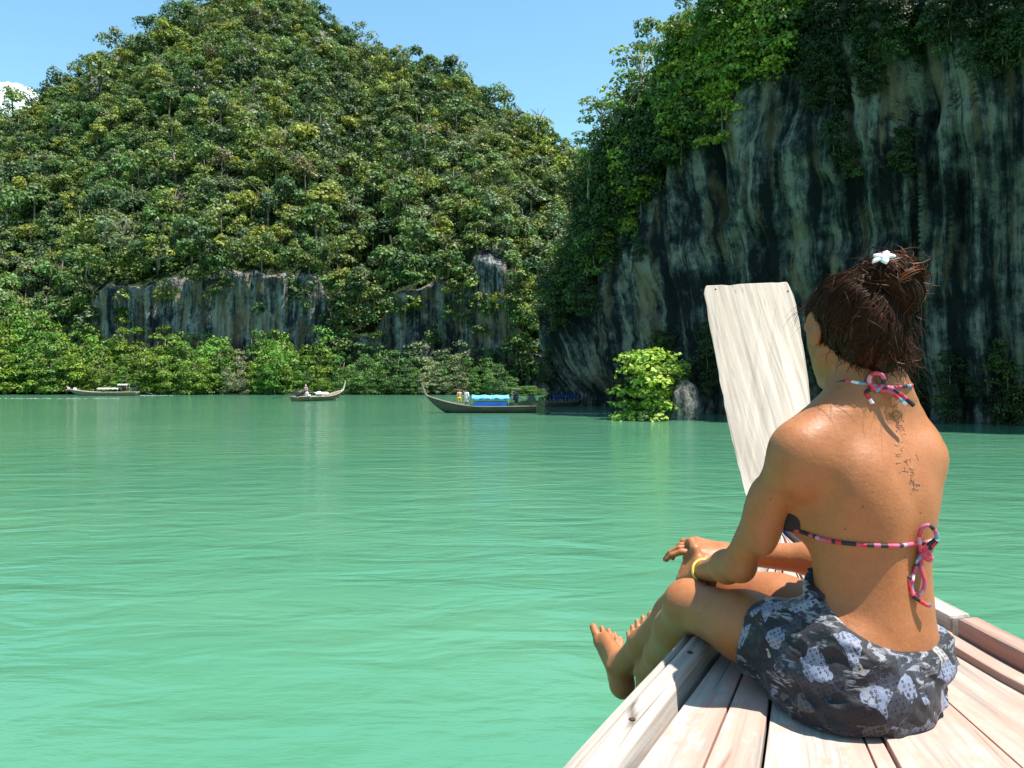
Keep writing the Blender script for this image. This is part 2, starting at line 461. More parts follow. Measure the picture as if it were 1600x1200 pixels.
# ================================================================== TREES
def crown(rng, lobes, n, size, flat=.35, tone=.20, up=.55, rnd=.55):
    """leaf-sized diamonds spread over and inside uneven lobes; returns V,F,tint"""
    lob = np.array([[*c, *r] for c, r in lobes])
    wgt = (lob[:, 3] * lob[:, 4] + lob[:, 3] * lob[:, 5] + lob[:, 4] * lob[:, 5]); wgt /= wgt.sum()
    k = rng.choice(len(lob), n, p=wgt)
    d = rng.normal(size=(n, 3)); d[:, 2] = np.where(d[:, 2] < -.25, -d[:, 2] * .6, d[:, 2])
    d /= np.linalg.norm(d, axis=1, keepdims=True)
    rad = .62 + .42 * rng.random(n) ** .55
    rag = 1 + .22 * fbm(d * 2.3 + k[:, None] * 3.1, 2, 3)
    c = lob[k, :3] + d * lob[k, 3:] * (rad * rag)[:, None]
    nrm = d * .85 + rng.normal(size=(n, 3)) * rnd + np.array([0, 0, up])
    nrm /= np.linalg.norm(nrm, axis=1, keepdims=True)
    a = rng.normal(size=(n, 3)); t = np.cross(nrm, a); t /= np.linalg.norm(t, axis=1, keepdims=True)
    b = np.cross(nrm, t)
    s = size * (.6 + .8 * rng.random(n))[:, None]
    wv = s * .36
    V = np.stack([c - t * s * .5, c + b * wv - nrm * s * .08, c + t * s * .5 - nrm * s * .1, c - b * wv - nrm * s * .08], 1).reshape(-1, 3)
    F = np.arange(n * 4).reshape(n, 4)
    lt = 1 + tone * rng.normal(size=len(lob))                       # each bough a slightly different green
    hue = rng.normal(size=len(lob)) * .06
    g = (lt[k] * (1 + .10 * rng.normal(size=n))).clip(.45, 1.8)
    hv = hue[k] + rng.normal(size=n) * .035
    T = np.stack([g * (1 + hv), g, g * (1 - hv)], 1).clip(.2, 2.2)
    return V, F, np.repeat(T, 4, 0)
def lobes_round(rng, R, H, nl, squash=.8):
    """boughs arranged over a rounded crown of radius R, from height H-R*1.5 to H"""
    L = []
    for i in range(nl):
        a = rng.random() * 6.283; r = R * .72 * math.sqrt(rng.random()); q = r / R
        zz = H - R * squash * .5 - R * squash * 1.1 * (q ** 1.4) * rng.random() - rng.random() * R * .55
        s = R * (.32 + .22 * rng.random())
        L.append(((r * math.cos(a), r * math.sin(a), zz), (s, s, s * .92)))
    return L
def trunk_mb(rng, H, R, r0, limbs=3, zb=-1.2):
    b = MB()
    lean = (rng.normal() * .06 * H, rng.normal() * .06 * H)
    pts = [(0, 0, zb), (lean[0] * .3, lean[1] * .3, H * .3), (lean[0], lean[1], H * .62), (lean[0] * 1.3, lean[1] * 1.3, H * .85)]
    b.tube(pts, [r0 * 1.3, r0, r0 * .65, r0 * .25], 6)
    for i in range(limbs):
        a = rng.random() * 6.283; z = H * (.4 + .25 * rng.random())
        e = (math.cos(a) * R * .6, math.sin(a) * R * .6, H * (.72 + .15 * rng.random()))
        b.tube([(lean[0] * .6, lean[1] * .6, z), ((lean[0] * .6 + e[0]) * .5, (lean[1] * .6 + e[1]) * .5, (z + e[2]) * .52), e], [r0 * .5, r0 * .35, r0 * .12], 5)
    return b
class TreeKind:
    def __init__(s, name, cmesh, tmesh): s.name, s.c, s.t = name, cmesh, tmesh
def make_kind(rng, R, H, nl, n, size, squash=.8, bark='bark', r0=.16, lobes=None, up=.55, limbs=3, zb=-1.2, rnd=.55):
    L = lobes or lobes_round(rng, R, H, nl, squash)
    V, F, T = crown(rng, L, n, size, up=up, rnd=rnd)
    cm = np_mesh('crown', V, F, M['leaf'], False, T)
    tb = trunk_mb(rng, H, R, r0, limbs, zb)
    tm = np_mesh('trunk', tb.v, tb.f, M[bark], True)
    return TreeKind('tree', cm, tm), (V, F, T)
def put_tree(name, kind, loc, scale, rz, color, label, cat, group, sz=1.0):
    o = empty(name, loc, rz); o.scale = (scale, scale, scale * sz)
    tag(o, label, cat, group)
    c = link('crown', kind.c, o); c.color = (*color, 1)
    link('trunk', kind.t, o)
    return o

TK = .78
TONES = {
    'olive green': (.165, .220, .048), 'mid green': (.115, .200, .050), 'dark green': (.062, .120, .038),
    'yellow green': (.240, .270, .040), 'grey green': (.140, .185, .080), 'brownish': (.160, .145, .062)}
TONES = {k: tuple(v_ * TK for v_ in q) for k, q in TONES.items()}
TN = list(TONES)
TONE_P = [.30, .29, .20, .08, .11, .02]

# ---- forest on the left hill
kr = np.random.default_rng(3)
HILL_KINDS = []; HILL_RAW = []
for i in range(10):
    R = 2.9 + .9 * kr.random(); H = 6.6 + 2.2 * kr.random()
    k, raw = make_kind(kr, R, H, 8 + i % 4, 520, .56, 1.0 + .3 * kr.random(), up=.30, rnd=.34)
    HILL_KINDS.append(k); HILL_RAW.append(raw)
cells = {}
spots = []
tr = np.random.default_rng(5)
N = 28000
cpx = tr.uniform(-400, 985, N); ct = tr.random(N) ** .95
pos = hill_point(cpx, ct)
sx, sy = to_px(pos)
for i in range(N):
    x, y = sx[i], sy[i]
    if any(((x - a) / c) ** 2 + ((y - b) / d) ** 2 < 1 for a, b, c, d in BARE) and tr.random() < .9: continue
    sc = .50 + .85 * tr.random() ** 2.0
    rad = 13.0 * sc * 175 / pos[i][1]
    cx, cy = int(x // 25), int(y // 25)
    ok = True
    for gx in (cx - 1, cx, cx + 1):
        for gy in (cy - 1, cy, cy + 1):
            for (qx, qy, qr) in cells.get((gx, gy), ()):
                if (qx - x) ** 2 + ((qy - y) * 1.15) ** 2 < (.66 * (rad + qr)) ** 2: ok = False; break
            if not ok: break
        if not ok: break
    if not ok: continue
    cells.setdefault((cx, cy), []).append((x, y, rad))
    spots.append((x, y, pos[i], sc))
n_big = len(spots)
N2 = 6500
cpx = tr.uniform(-400, 985, N2); ct = tr.random(N2) ** .95; pos2 = hill_point(cpx, ct); sx, sy = to_px(pos2); seen = {}
for i in range(N2):
    x, y = sx[i], sy[i]
    if any(((x - a) / c) ** 2 + ((y - b) / d) ** 2 < 1 for a, b, c, d in BARE) and tr.random() < .75: continue
    key = (int(x // 19), int(y // 19))
    if seen.get(key): continue
    seen[key] = 1; spots.append((x, y, pos2[i] - np.array([0, 0, .8]), .34 + .28 * tr.random()))
n_fill = len(spots)
# trees that spill over and cling to the cliff where the photograph shows rock hidden by green
for (x0, x1, y0, y1, n) in ((518, 610, 430, 545, 26), (690, 770, 400, 480, 12), (795, 850, 380, 600, 34), (-60, 150, 470, 520, 22), (-390, -60, 470, 600, 30), (110, 530, 372, 402, 60), (112, 150, 430, 490, 8), (505, 535, 420, 500, 10), (240, 470, 420, 470, 5), (600, 730, 392, 428, 26), (600, 740, 470, 560, 3), (725, 800, 470, 520, 6), (745, 800, 560, 600, 5)):
    for _ in range(n):
        x = tr.uniform(x0, x1); y = tr.uniform(y0, y1)
        Y = float(I(x, BASE)) - 1.2
        spots.append((x, y, P(x, y, Y) - np.array([0, 0, 3.0]), .34 + .42 * tr.random() ** 1.3))
for cx_ in (128, 190, 268, 352, 470, 522, 640, 705):
    top_ = float(HOR - FPX * (I(cx_, CLIFF) - CAM_H) / I(cx_, BASE)) 
    for _ in range(int(tr.integers(2, 6))):
        x = cx_ + tr.normal() * 11; y = top_ + 6 + abs(tr.normal()) * 17
        spots.append((x, y, P(x, y, float(I(x, BASE)) - 1.4) - np.array([0, 0, 2.6]), .30 + .34 * tr.random()))
print('hill trees', len(spots))
def tone_at(x, y):
    n = vnoise(np.array([x * .012, y * .012, 3.0]), 8)
    p = np.array(TONE_P, float)
    if n > .25: p[[0, 3]] *= 1.8
    if n < -.25: p[[2, 4]] *= 1.9
    return TN[tr.choice(len(TN), p=p / p.sum())]
def hill_zone(x, y):
    v = ('near the ridge line' if y < 60 + abs(x - 420) * .42 else 'on the middle slope' if y < 330 else 'over the cliff')
    h = ('at the far left' if x < 120 else 'left of the summit' if x < 330 else 'below the summit' if x < 520 else 'right of the summit' if x < 720 else 'towards the shaded cliff')
    return v, h
size_px = [sc * 4.5 / p[1] for (_, _, p, sc) in spots]
order = sorted(range(len(spots)), key=lambda i: -size_px[i])
order = [i for i in order if 0 <= spots[i][0] <= 930][:295]
chosen = set(order)
bulkV = []; bulkF = []; bulkT = []; nb = 0
for i, (x, y, p, sc) in enumerate(spots):
    tone = tone_at(x, y)
    if n_big <= i < n_fill and tr.random() < .65: tone = 'dark green'
    col = np.array(TONES[tone]) * tr.uniform(.85, 1.25)
    ki = tr.integers(len(HILL_KINDS)); rz = tr.random() * 6.283; sz = tr.uniform(.8, 1.2)
    if i in chosen:
        v, h = hill_zone(x, y)
        put_tree('forest_tree', HILL_KINDS[ki], p, sc, rz, col, f'{tone} {"large" if sc > .95 else "small"} tree {v}, {h}', 'tree', 'trees covering the steep hill', sz)
    else:
        V, F, T = HILL_RAW[ki]
        q = V.reshape(-1, 4, 3)
        keep = tr.random(len(q)) < (.66 if sc > .62 else .36)
        q = q[keep]; TT = T.reshape(-1, 4, 3)[keep]
        if sc <= .62: q = q.mean(1, keepdims=True) + (q - q.mean(1, keepdims=True)) * 1.55
        cr, sr = math.cos(rz), math.sin(rz)
        q = q @ np.array([[cr, sr, 0], [-sr, cr, 0], [0, 0, 1]])
        q = q * np.array([sc, sc, sc * sz]) * (1.06 if sc > .62 else 1.0) + p
        bulkV.append(q.reshape(-1, 3)); bulkT.append((TT * col).reshape(-1, 3))
        bulkF.append(np.arange(len(q) * 4).reshape(-1, 4) + nb); nb += len(q) * 4
fo = link('forest', np_mesh('forest', np.concatenate(bulkV), np.concatenate(bulkF), M['leaf'], False, np.concatenate(bulkT)))
fo.color = (1, 1, 1, 1)
tag(fo, 'dense green forest clothing the steep left hill behind the nearer trees', 'forest', kind='stuff')

# ---- mangroves along the shore
mr = np.random.default_rng(17)
MG = []
for i in range(9):
    R = 2.5; H = 8.0
    L = []
    for z in np.linspace(.9, H - .9, 7):
        f = 1 - .55 * max(0, (z - H * .45) / (H * .55)) ** 1.3
        for _ in range(4 if z < H * .75 else 2):
            a = mr.random() * 6.283; r = R * .62 * f * math.sqrt(mr.random()); s = R * (.34 + .2 * mr.random()) * (.55 + .45 * f)
            L.append(((r * math.cos(a), r * math.sin(a), z + mr.normal() * .25), (s, s, s * .7)))
    k, raw = make_kind(mr, R, H, 0, 1900, .32, lobes=L, r0=.12, up=.35, rnd=.42)
    MG.append(k)
MTOP = [(-340, 520), (-120, 490), (0, 488), (60, 497), (110, 500), (150, 528), (200, 530), (260, 515), (300, 520), (360, 538), (390, 545), (430, 512), (455, 540), (500, 535), (530, 548), (590, 545), (640, 548), (690, 552), (740, 540), (775, 555), (800, 590), (845, 612)]
def mang_tone(x, r):
    if 355 < x < 392 and r < .75: return 'pale grey green', (.270, .310, .160)
    if 655 < x < 728 and r < .8: return 'pale grey green', (.250, .300, .140)
    if x < 250: return (('yellow green', (.200, .310, .035)) if r < .6 else ('bright green', (.145, .300, .038)))
    if x < 520: return (('bright green', (.135, .290, .040)) if r < .65 else ('yellow green', (.190, .300, .036)))
    return (('mid green', (.105, .225, .048)) if r < .6 else ('deep green', (.075, .175, .045)))
def shore_place(x):
    return ('far left shore' if x < 90 else 'behind the flat roofed boat' if x < 225 else 'between the two far boats' if x < 430 else 'behind the high bowed boat' if x < 560 else 'behind the dark boat' if x < 715 else 'behind the blue canopy')
for row, (dy, hs, step) in enumerate(((-9.5, .50, 19), (-6.5, .78, 20), (-2.5, 1.0, 21))):
    x = -330.0 + row * 6
    while x < 838:
        Y = float(I(x, BASE)) + dy + mr.normal() * .8
        top = float(I(x, MTOP)) + mr.normal() * 6
        ht = max(1.6, (CAM_H + (HOR - top) / FPX * Y) * hs * (1 + mr.normal() * .08) * 1.10)
        tone, col = mang_tone(x, mr.random())
        sc = ht / 8.0; wid = max(.62, min(1.25, sc * 1.05)) * mr.uniform(.85, 1.15)
        o = put_tree('mangrove_tree', MG[mr.integers(len(MG))], ((x - 800) / FPX * Y, Y, -.1), wid, mr.random() * 6.283, np.array(col) * mr.uniform(.62, .86),
                     f'{tone} mangrove tree {("in the front row", "in the middle row", "in the back row")[row]}, {shore_place(x)}', 'mangrove tree', 'mangroves along the shore', sc / wid)
        x += step * mr.uniform(.8, 1.25)

# ---- vegetation of the right massif
rr = np.random.default_rng(23)
RK = []
for i in range(7):
    R = 2.3 + .5 * rr.random(); H = 5.5 + 1.2 * rr.random()
    L = []
    for z in np.linspace(.9, H - .8, 6):
        f = 1 - .5 * max(0, (z - H * .5) / (H * .5)) ** 1.5
        for _ in range(3):
            a = rr.random() * 6.283; r = R * .75 * f * math.sqrt(rr.random()); s = R * (.30 + .18 * rr.random())
            L.append(((r * math.cos(a), r * math.sin(a), z + rr.normal() * .4), (s * 1.05, s * 1.05, s * .85)))
    k, raw = make_kind(rr, R, H, 13, 1500, .34, .9, r0=.07, limbs=4, lobes=L, up=.35, zb=.7)
    RK.append(k)
AIRY = []
for i in range(4):
    H = 7.2; L = []
    for _ in range(13):
        a = rr.random() * 6.283; r = 2.4 * math.sqrt(rr.random()); s = .55 + .35 * rr.random()
        L.append(((r * math.cos(a), r * math.sin(a), H * (.55 + .42 * rr.random()) - r * .2), (s * 1.2, s * 1.2, s * .55)))
    k, raw = make_kind(rr, 2.4, H, 0, 900, .30, lobes=L, bark='bark_pale', r0=.13, limbs=7)
    AIRY.append(k)
BUSHK = []
for i in range(3):
    L = []
    for z in np.linspace(.5, 4.2, 6):
        for _ in range(5):
            a = rr.random() * 6.283; r = 1.9 * math.sqrt(rr.random()) * (1 - .09 * z); s = .75 + .3 * rr.random()
            L.append(((r * math.cos(a), r * math.sin(a), z), (s, s, s * .7)))
    k, raw = make_kind(rr, 2.2, 4.6, 0, 3400, .27, lobes=L, r0=.10, limbs=5)
    BUSHK.append(k)
bv = BVHTree.FromPolygons([tuple(v) for v in CA.reshape(-1, 3)], [tuple(p.vertices) for p in cliff.data.polygons])
def on_cliff(px, py):
    d = Vector(P(px, py, 1.0)) - Vector((0, 0, CAM_H)); d.normalize()
    h = bv.ray_cast(Vector((0, 0, CAM_H)), d)
    return h
edge = [(1150, -10), (1122, 40), (1085, 90), (1042, 130), (1000, 180), (958, 235), (918, 285), (885, 345), (862, 410), (846, 470)]
RIDGE_G = 'trees along the edge of the shaded cliff'
def cliff_zone(px, py):
    return ('high on the ridge' if py < 130 else 'halfway down the ridge' if py < 320 else 'low on the shaded corner') + (' facing the sky' if px < 1000 else ' above the streaked wall')
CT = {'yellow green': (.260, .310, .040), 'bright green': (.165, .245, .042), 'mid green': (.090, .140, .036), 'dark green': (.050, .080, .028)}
cts = list(CT)
used = 0
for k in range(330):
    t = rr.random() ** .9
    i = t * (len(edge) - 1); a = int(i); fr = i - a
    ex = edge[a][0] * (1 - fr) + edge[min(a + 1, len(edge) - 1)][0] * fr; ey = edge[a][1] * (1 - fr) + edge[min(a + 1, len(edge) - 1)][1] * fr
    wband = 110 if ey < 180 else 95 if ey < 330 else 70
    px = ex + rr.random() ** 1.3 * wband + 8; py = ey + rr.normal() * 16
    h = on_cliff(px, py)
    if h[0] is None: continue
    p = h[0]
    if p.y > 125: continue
    tone = cts[rr.choice(4, p=[.42, .34, .18, .06] if py < 190 else [.03, .12, .37, .48])]  # yellower tones high up carry sunlight, darker ones below carry shade
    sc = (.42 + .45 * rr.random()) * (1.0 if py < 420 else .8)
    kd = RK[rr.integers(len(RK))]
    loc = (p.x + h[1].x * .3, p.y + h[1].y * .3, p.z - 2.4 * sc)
    put_tree('cliff_tree', kd, loc, sc, rr.random() * 6.283, np.array(CT[tone]) * rr.uniform(.85, 1.15) * (1 if py < 190 else .8), f'{tone} tree {cliff_zone(px, py)}', 'tree', RIDGE_G)  # lower crowns dimmed further; the shade is put into their colour
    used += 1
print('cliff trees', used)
# lacy trees that stand clear against the sky
for (bx, by, tx, lab) in ((972, 262, .95, 'lowest lacy tree against the sky, in the gap beside the big hill'), (1003, 205, .95, 'tall lacy tree with pale limbs standing out from the ridge against the sky'), (1036, 165, .85, 'lacy tree just behind the tall pale limbed one on the ridge'), (1096, 105, .75, 'bright lacy tree on the upper ridge against the sky'), (925, 300, .7, 'small lacy tree lowest in the notch between hill and cliff'), (1142, 30, .75, 'topmost lacy tree where the ridge leaves the frame'), (945, 255, .8, 'thin lacy tree leaning out over the notch')):
    h = on_cliff(bx + 25, by)
    Y = min(h[0].y, 95) if h[0] is not None else 88
    p = P(bx - 6, by - 6, Y)
    put_tree('ridge_tree', AIRY[rr.integers(4)], p, tx, rr.random() * 6.283, np.array((.20, .27, .08)) * rr.uniform(.9, 1.2), lab, 'tree', 'lacy trees on the ridge')
# shrubs hanging on the face and from the overhang at the top
for (x0, x1, y0, y1, n, where) in ((1180, 1420, -30, 60, 34, 'hanging from the top of the cliff'), (1250, 1430, 30, 170, 26, 'on the dark upper face of the cliff'), (1330, 1620, -30, 90, 26, 'at the upper corner of the cliff'), (1040, 1180, 40, 120, 7, 'above the pale streaks on the cliff shoulder'), (905, 1000, 250, 390, 26, 'on the dark corner of the cliff'), (848, 900, 400, 500, 14, 'low on the dark corner of the cliff'), (1020, 1110, 520, 600, 9, 'on the rock behind the bright bush'), (960, 1020, 590, 632, 5, 'at the tide line of the cliff'), (1420, 1640, 560, 660, 22, 'at the cliff foot beyond the woman'), (1280, 1420, 210, 260, 6, 'on a ledge in the middle of the cliff'), (826, 866, 540, 626, 22, 'at the waterline of the dark corner')):
    for k in range(n):
        px, py = rr.uniform(x0, x1), rr.uniform(y0, y1)
        h = on_cliff(px, py)
        if h[0] is None: continue
        p = h[0]; d = -h[1] if h[1].y > 0 else h[1]
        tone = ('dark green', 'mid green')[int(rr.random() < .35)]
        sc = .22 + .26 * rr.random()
        put_tree('cliff_shrub', RK[rr.integers(len(RK))], (p.x, p.y - .3, p.z - 3.2 * sc), sc, rr.random() * 6.283, np.array(CT[tone]) * rr.uniform(.55, .85), f'{tone} shrub {where}', 'shrub', 'shrubs on the shaded cliff')  # greens dimmed so the cliff's shade is part of the leaf colour
# the bright bush on its rock, with the boulder beside it
p = P(1016, 640, 51.5)
put_tree('shore_bush', BUSHK[0], (p[0], p[1], -.45), 1.18, .3, (.235, .35, .05), 'bright sunlit green bush at the water beside the grey boulder', 'bush', None, .86)
p = P(1060, 640, 52.0)
put_tree('shore_bush', BUSHK[1], (p[0] - .25, p[1] + .9, .6), .66, 1.3, (.22, .30, .06), 'small upright green bush growing over the top of the grey boulder', 'bush', None)
def boulder(name, c, r, seed, label):
    n, m_ = 40, 24
    th = np.linspace(0, 2 * np.pi, n, endpoint=False); ph = np.linspace(.02, np.pi - .02, m_)
    T, Q = np.meshgrid(th, ph)
    d = np.stack([np.cos(T) * np.sin(Q), np.sin(T) * np.sin(Q), np.cos(Q)], -1)
    rad = 1 + .28 * fbm(d * 1.6 + seed, 4, seed) + .12 * np.abs(fbm(d * 5 + seed, 3, seed + 4))
    V = d * rad[..., None] * np.array(r)
    F = []
    for i in range(m_ - 1):
        for j in range(n): F.append((i * n + j, (i + 1) * n + j, (i + 1) * n + (j + 1) % n, i * n + (j + 1) % n))
    F.append(tuple(range(n - 1, -1, -1))); F.append(tuple((m_ - 1) * n + j for j in range(n)))
    me = np_mesh(name, V.reshape(-1, 3), F, M['lime_lit'])
    fl = me.attributes.new('flow', 'FLOAT_VECTOR', 'POINT'); fl.data.foreach_set('vector', (V.reshape(-1, 3) * 2.5).astype(np.float32).ravel())
    o = link(name, me); o.location = c
    return tag(o, label, 'boulder')
p = P(1068, 642, 51.0); boulder('boulder', (p[0], p[1], .7), (1.0, .9, 1.75), 4, 'tall grey limestone boulder in the water right of the bright bush')
p = P(1003, 640, 49.8); boulder('boulder', (p[0], p[1], .12), (.30, .28, .42), 9, 'small pale rock at the waterline under the bright bush')

# ---- cloud peeping over the left shoulder of the hill
def cloud():
    m, nt, bs = mat_new('cloud_white')
    tr_ = nt.nodes.new('ShaderNodeBsdfTranslucent'); tr_.inputs[0].default_value = (.95, .95, .95, 1)
    df = nt.nodes.new('ShaderNodeBsdfDiffuse'); df.inputs[0].default_value = (.95, .95, .95, 1)
    mx = nt.nodes.new('ShaderNodeMixShader'); mx.inputs[0].default_value = .5
    nt.links.new(df.outputs[0], mx.inputs[1]); nt.links.new(tr_.outputs[0], mx.inputs[2]); nt.links.new(mx.outputs[0], nt.nodes['Material Output'].inputs[0])
    n, mm = 48, 24
    th = np.linspace(0, 2 * np.pi, n, endpoint=False); ph = np.linspace(.02, np.pi - .02, mm)
    T, Q = np.meshgrid(th, ph)
    d = np.stack([np.cos(T) * np.sin(Q), np.sin(T) * np.sin(Q), np.cos(Q)], -1).reshape(-1, 3)
    F0 = [(i * n + j, (i + 1) * n + j, (i + 1) * n + (j + 1) % n, i * n + (j + 1) % n) for i in range(mm - 1) for j in range(n)]
    b = MB(); cr = np.random.default_rng(4)
    for k in range(16):
        c = np.array([cr.normal() * 90, cr.normal() * 40, cr.random() * 20 - 20]); s = 26 + 26 * cr.random()
        rad = 1 + .35 * fbm(d * 2.2 + k, 5, k)
        b.add(d * rad[:, None] * s + c, F0)
    o = b.build('cloud', m, smooth=True)
    o.location = P(-55, 186, 1500)
    tag(o, 'small white cloud showing over the left shoulder of the hill', 'cloud')
cloud()
# ================================================================== IMPLICIT SURFACES (for bodies, cloth, hair)
class Grid:
    def __init__(s, lo, hi, h):
        s.lo = np.array(lo, float); s.h = h
        s.n = np.ceil((np.array(hi, float) - s.lo) / h).astype(int) + 1
    def new(s): return np.full(tuple(s.n), 1.0, dtype=np.float32)
    def sl(s, a, b):
        i0 = np.clip(np.floor((np.array(a) - s.lo) / s.h).astype(int), 0, s.n)
        i1 = np.clip(np.ceil((np.array(b) - s.lo) / s.h).astype(int) + 1, 0, s.n)
        return tuple(slice(p, q) for p, q in zip(i0, i1))
    def pts(s, sl):
        ax = [(np.arange(k.start, k.stop) * s.h + o).astype(np.float32) for k, o in zip(sl, s.lo)]
        X, Y, Z = np.meshgrid(*ax, indexing='ij')
        return np.stack([X, Y, Z], -1)
def smin(a, b, k):
    if k <= 0: return np.minimum(a, b)
    h = np.maximum(k - np.abs(a - b), 0) / k
    return np.minimum(a, b) - h * h * k * .25
def smax(a, b, k): return -smin(-a, -b, k)
def cap(a, b, ra, rb):
    a = np.array(a, float); b = np.array(b, float); r = max(ra, rb)
    def f(p):
        ba = b - a
        t = np.clip(((p - a) @ ba) / (ba @ ba), 0, 1)
        return np.linalg.norm(p - a - t[..., None] * ba, axis=-1) - (ra + (rb - ra) * t)
    return f, np.minimum(a, b) - r, np.maximum(a, b) + r
def ell(c, r, R=None):
    c = np.array(c, float); r = np.array(r, float); R = np.eye(3) if R is None else np.array(R)   # columns = axes
    def f(p):
        q = (p - c) @ R
        k0 = np.linalg.norm(q / r, axis=-1); k1 = np.linalg.norm(q / (r * r), axis=-1)
        return k0 * (k0 - 1) / np.maximum(k1, 1e-6)
    e = np.abs(R) @ r
    return f, c - e, c + e
def stroke(g, F, prim, k=.01, sub=False):
    f, lo, hi = prim
    pad = k + 3 * g.h
    sl = g.sl(lo - pad, hi + pad)
    if any(q.stop <= q.start for q in sl): return
    d = f(g.pts(sl)).astype(np.float32)
    F[sl] = smax(F[sl], -d, k) if sub else smin(F[sl], d, k)
def surface_nets(F, lo, h):
    sgn = F < 0
    c = np.zeros(tuple(np.array(F.shape) - 1), dtype=np.int8)
    for dx in (0, 1):
        for dy in (0, 1):
            for dz in (0, 1):
                c += sgn[dx:F.shape[0] - 1 + dx, dy:F.shape[1] - 1 + dy, dz:F.shape[2] - 1 + dz]
    act = (c > 0) & (c < 8)
    idx = np.argwhere(act)
    vid = np.full(act.shape, -1, dtype=np.int32); vid[act] = np.arange(len(idx))
    off = np.array([[x, y, z] for x in (0, 1) for y in (0, 1) for z in (0, 1)])
    cv = np.stack([F[idx[:, 0] + o[0], idx[:, 1] + o[1], idx[:, 2] + o[2]] for o in off], 1)
    acc = np.zeros((len(idx), 3)); cnt = np.zeros(len(idx))
    for i in range(8):
        for j in range(i + 1, 8):
            if np.abs(off[i] - off[j]).sum() != 1: continue
            m = (cv[:, i] < 0) != (cv[:, j] < 0)
            t = np.where(m, cv[:, i] / np.where(m, cv[:, i] - cv[:, j], 1), 0)
            acc += np.where(m[:, None], off[i] + t[:, None] * (off[j] - off[i]), 0); cnt += m
    V = lo + h * (idx + acc / cnt[:, None])
    Q = []
    for ax in range(3):
        a = [slice(None)] * 3; b = [slice(None)] * 3
        a[ax] = slice(0, -1); b[ax] = slice(1, None)
        m = sgn[tuple(a)] != sgn[tuple(b)]
        e = np.argwhere(m)
        u, v = (ax + 1) % 3, (ax + 2) % 3
        ok = (e[:, u] > 0) & (e[:, v] > 0) & (e[:, u] < F.shape[u] - 1) & (e[:, v] < F.shape[v] - 1)
        e = e[ok]
        inside = sgn[tuple(e.T)]
        def g(du, dv):
            q = e.copy(); q[:, u] -= du; q[:, v] -= dv
            return vid[q[:, 0], q[:, 1], q[:, 2]]
        q = np.stack([g(1, 1), g(0, 1), g(0, 0), g(1, 0)], 1)
        q[~inside] = q[~inside][:, ::-1]
        Q.append(q)
    return V, np.concatenate(Q)
def bvh_of(V, Q): return BVHTree.FromPolygons([tuple(v) for v in V], [tuple(q) for q in Q])
def unit(v):
    v = np.array(v, float); return v / np.linalg.norm(v)
def frame(x, z):
    """columns: x axis, y axis, z axis close to z"""
    x = unit(x); y = unit(np.cross(z, x)); return np.stack([x, y, np.cross(x, y)], 1)

def smooth_path(ctrl, n):
    c = np.array(ctrl, float); k = len(c); t = np.linspace(0, k - 1, n); out = []
    for x in t:
        i = min(int(x), k - 2); f = x - i
        p0, p1, p2, p3 = c[max(i - 1, 0)], c[i], c[i + 1], c[min(i + 2, k - 1)]
        out.append(.5 * ((2 * p1) + (-p0 + p2) * f + (2 * p0 - 5 * p1 + 4 * p2 - p3) * f * f + (-p0 + 3 * p1 - 3 * p2 + p3) * f ** 3))
    return np.array(out)
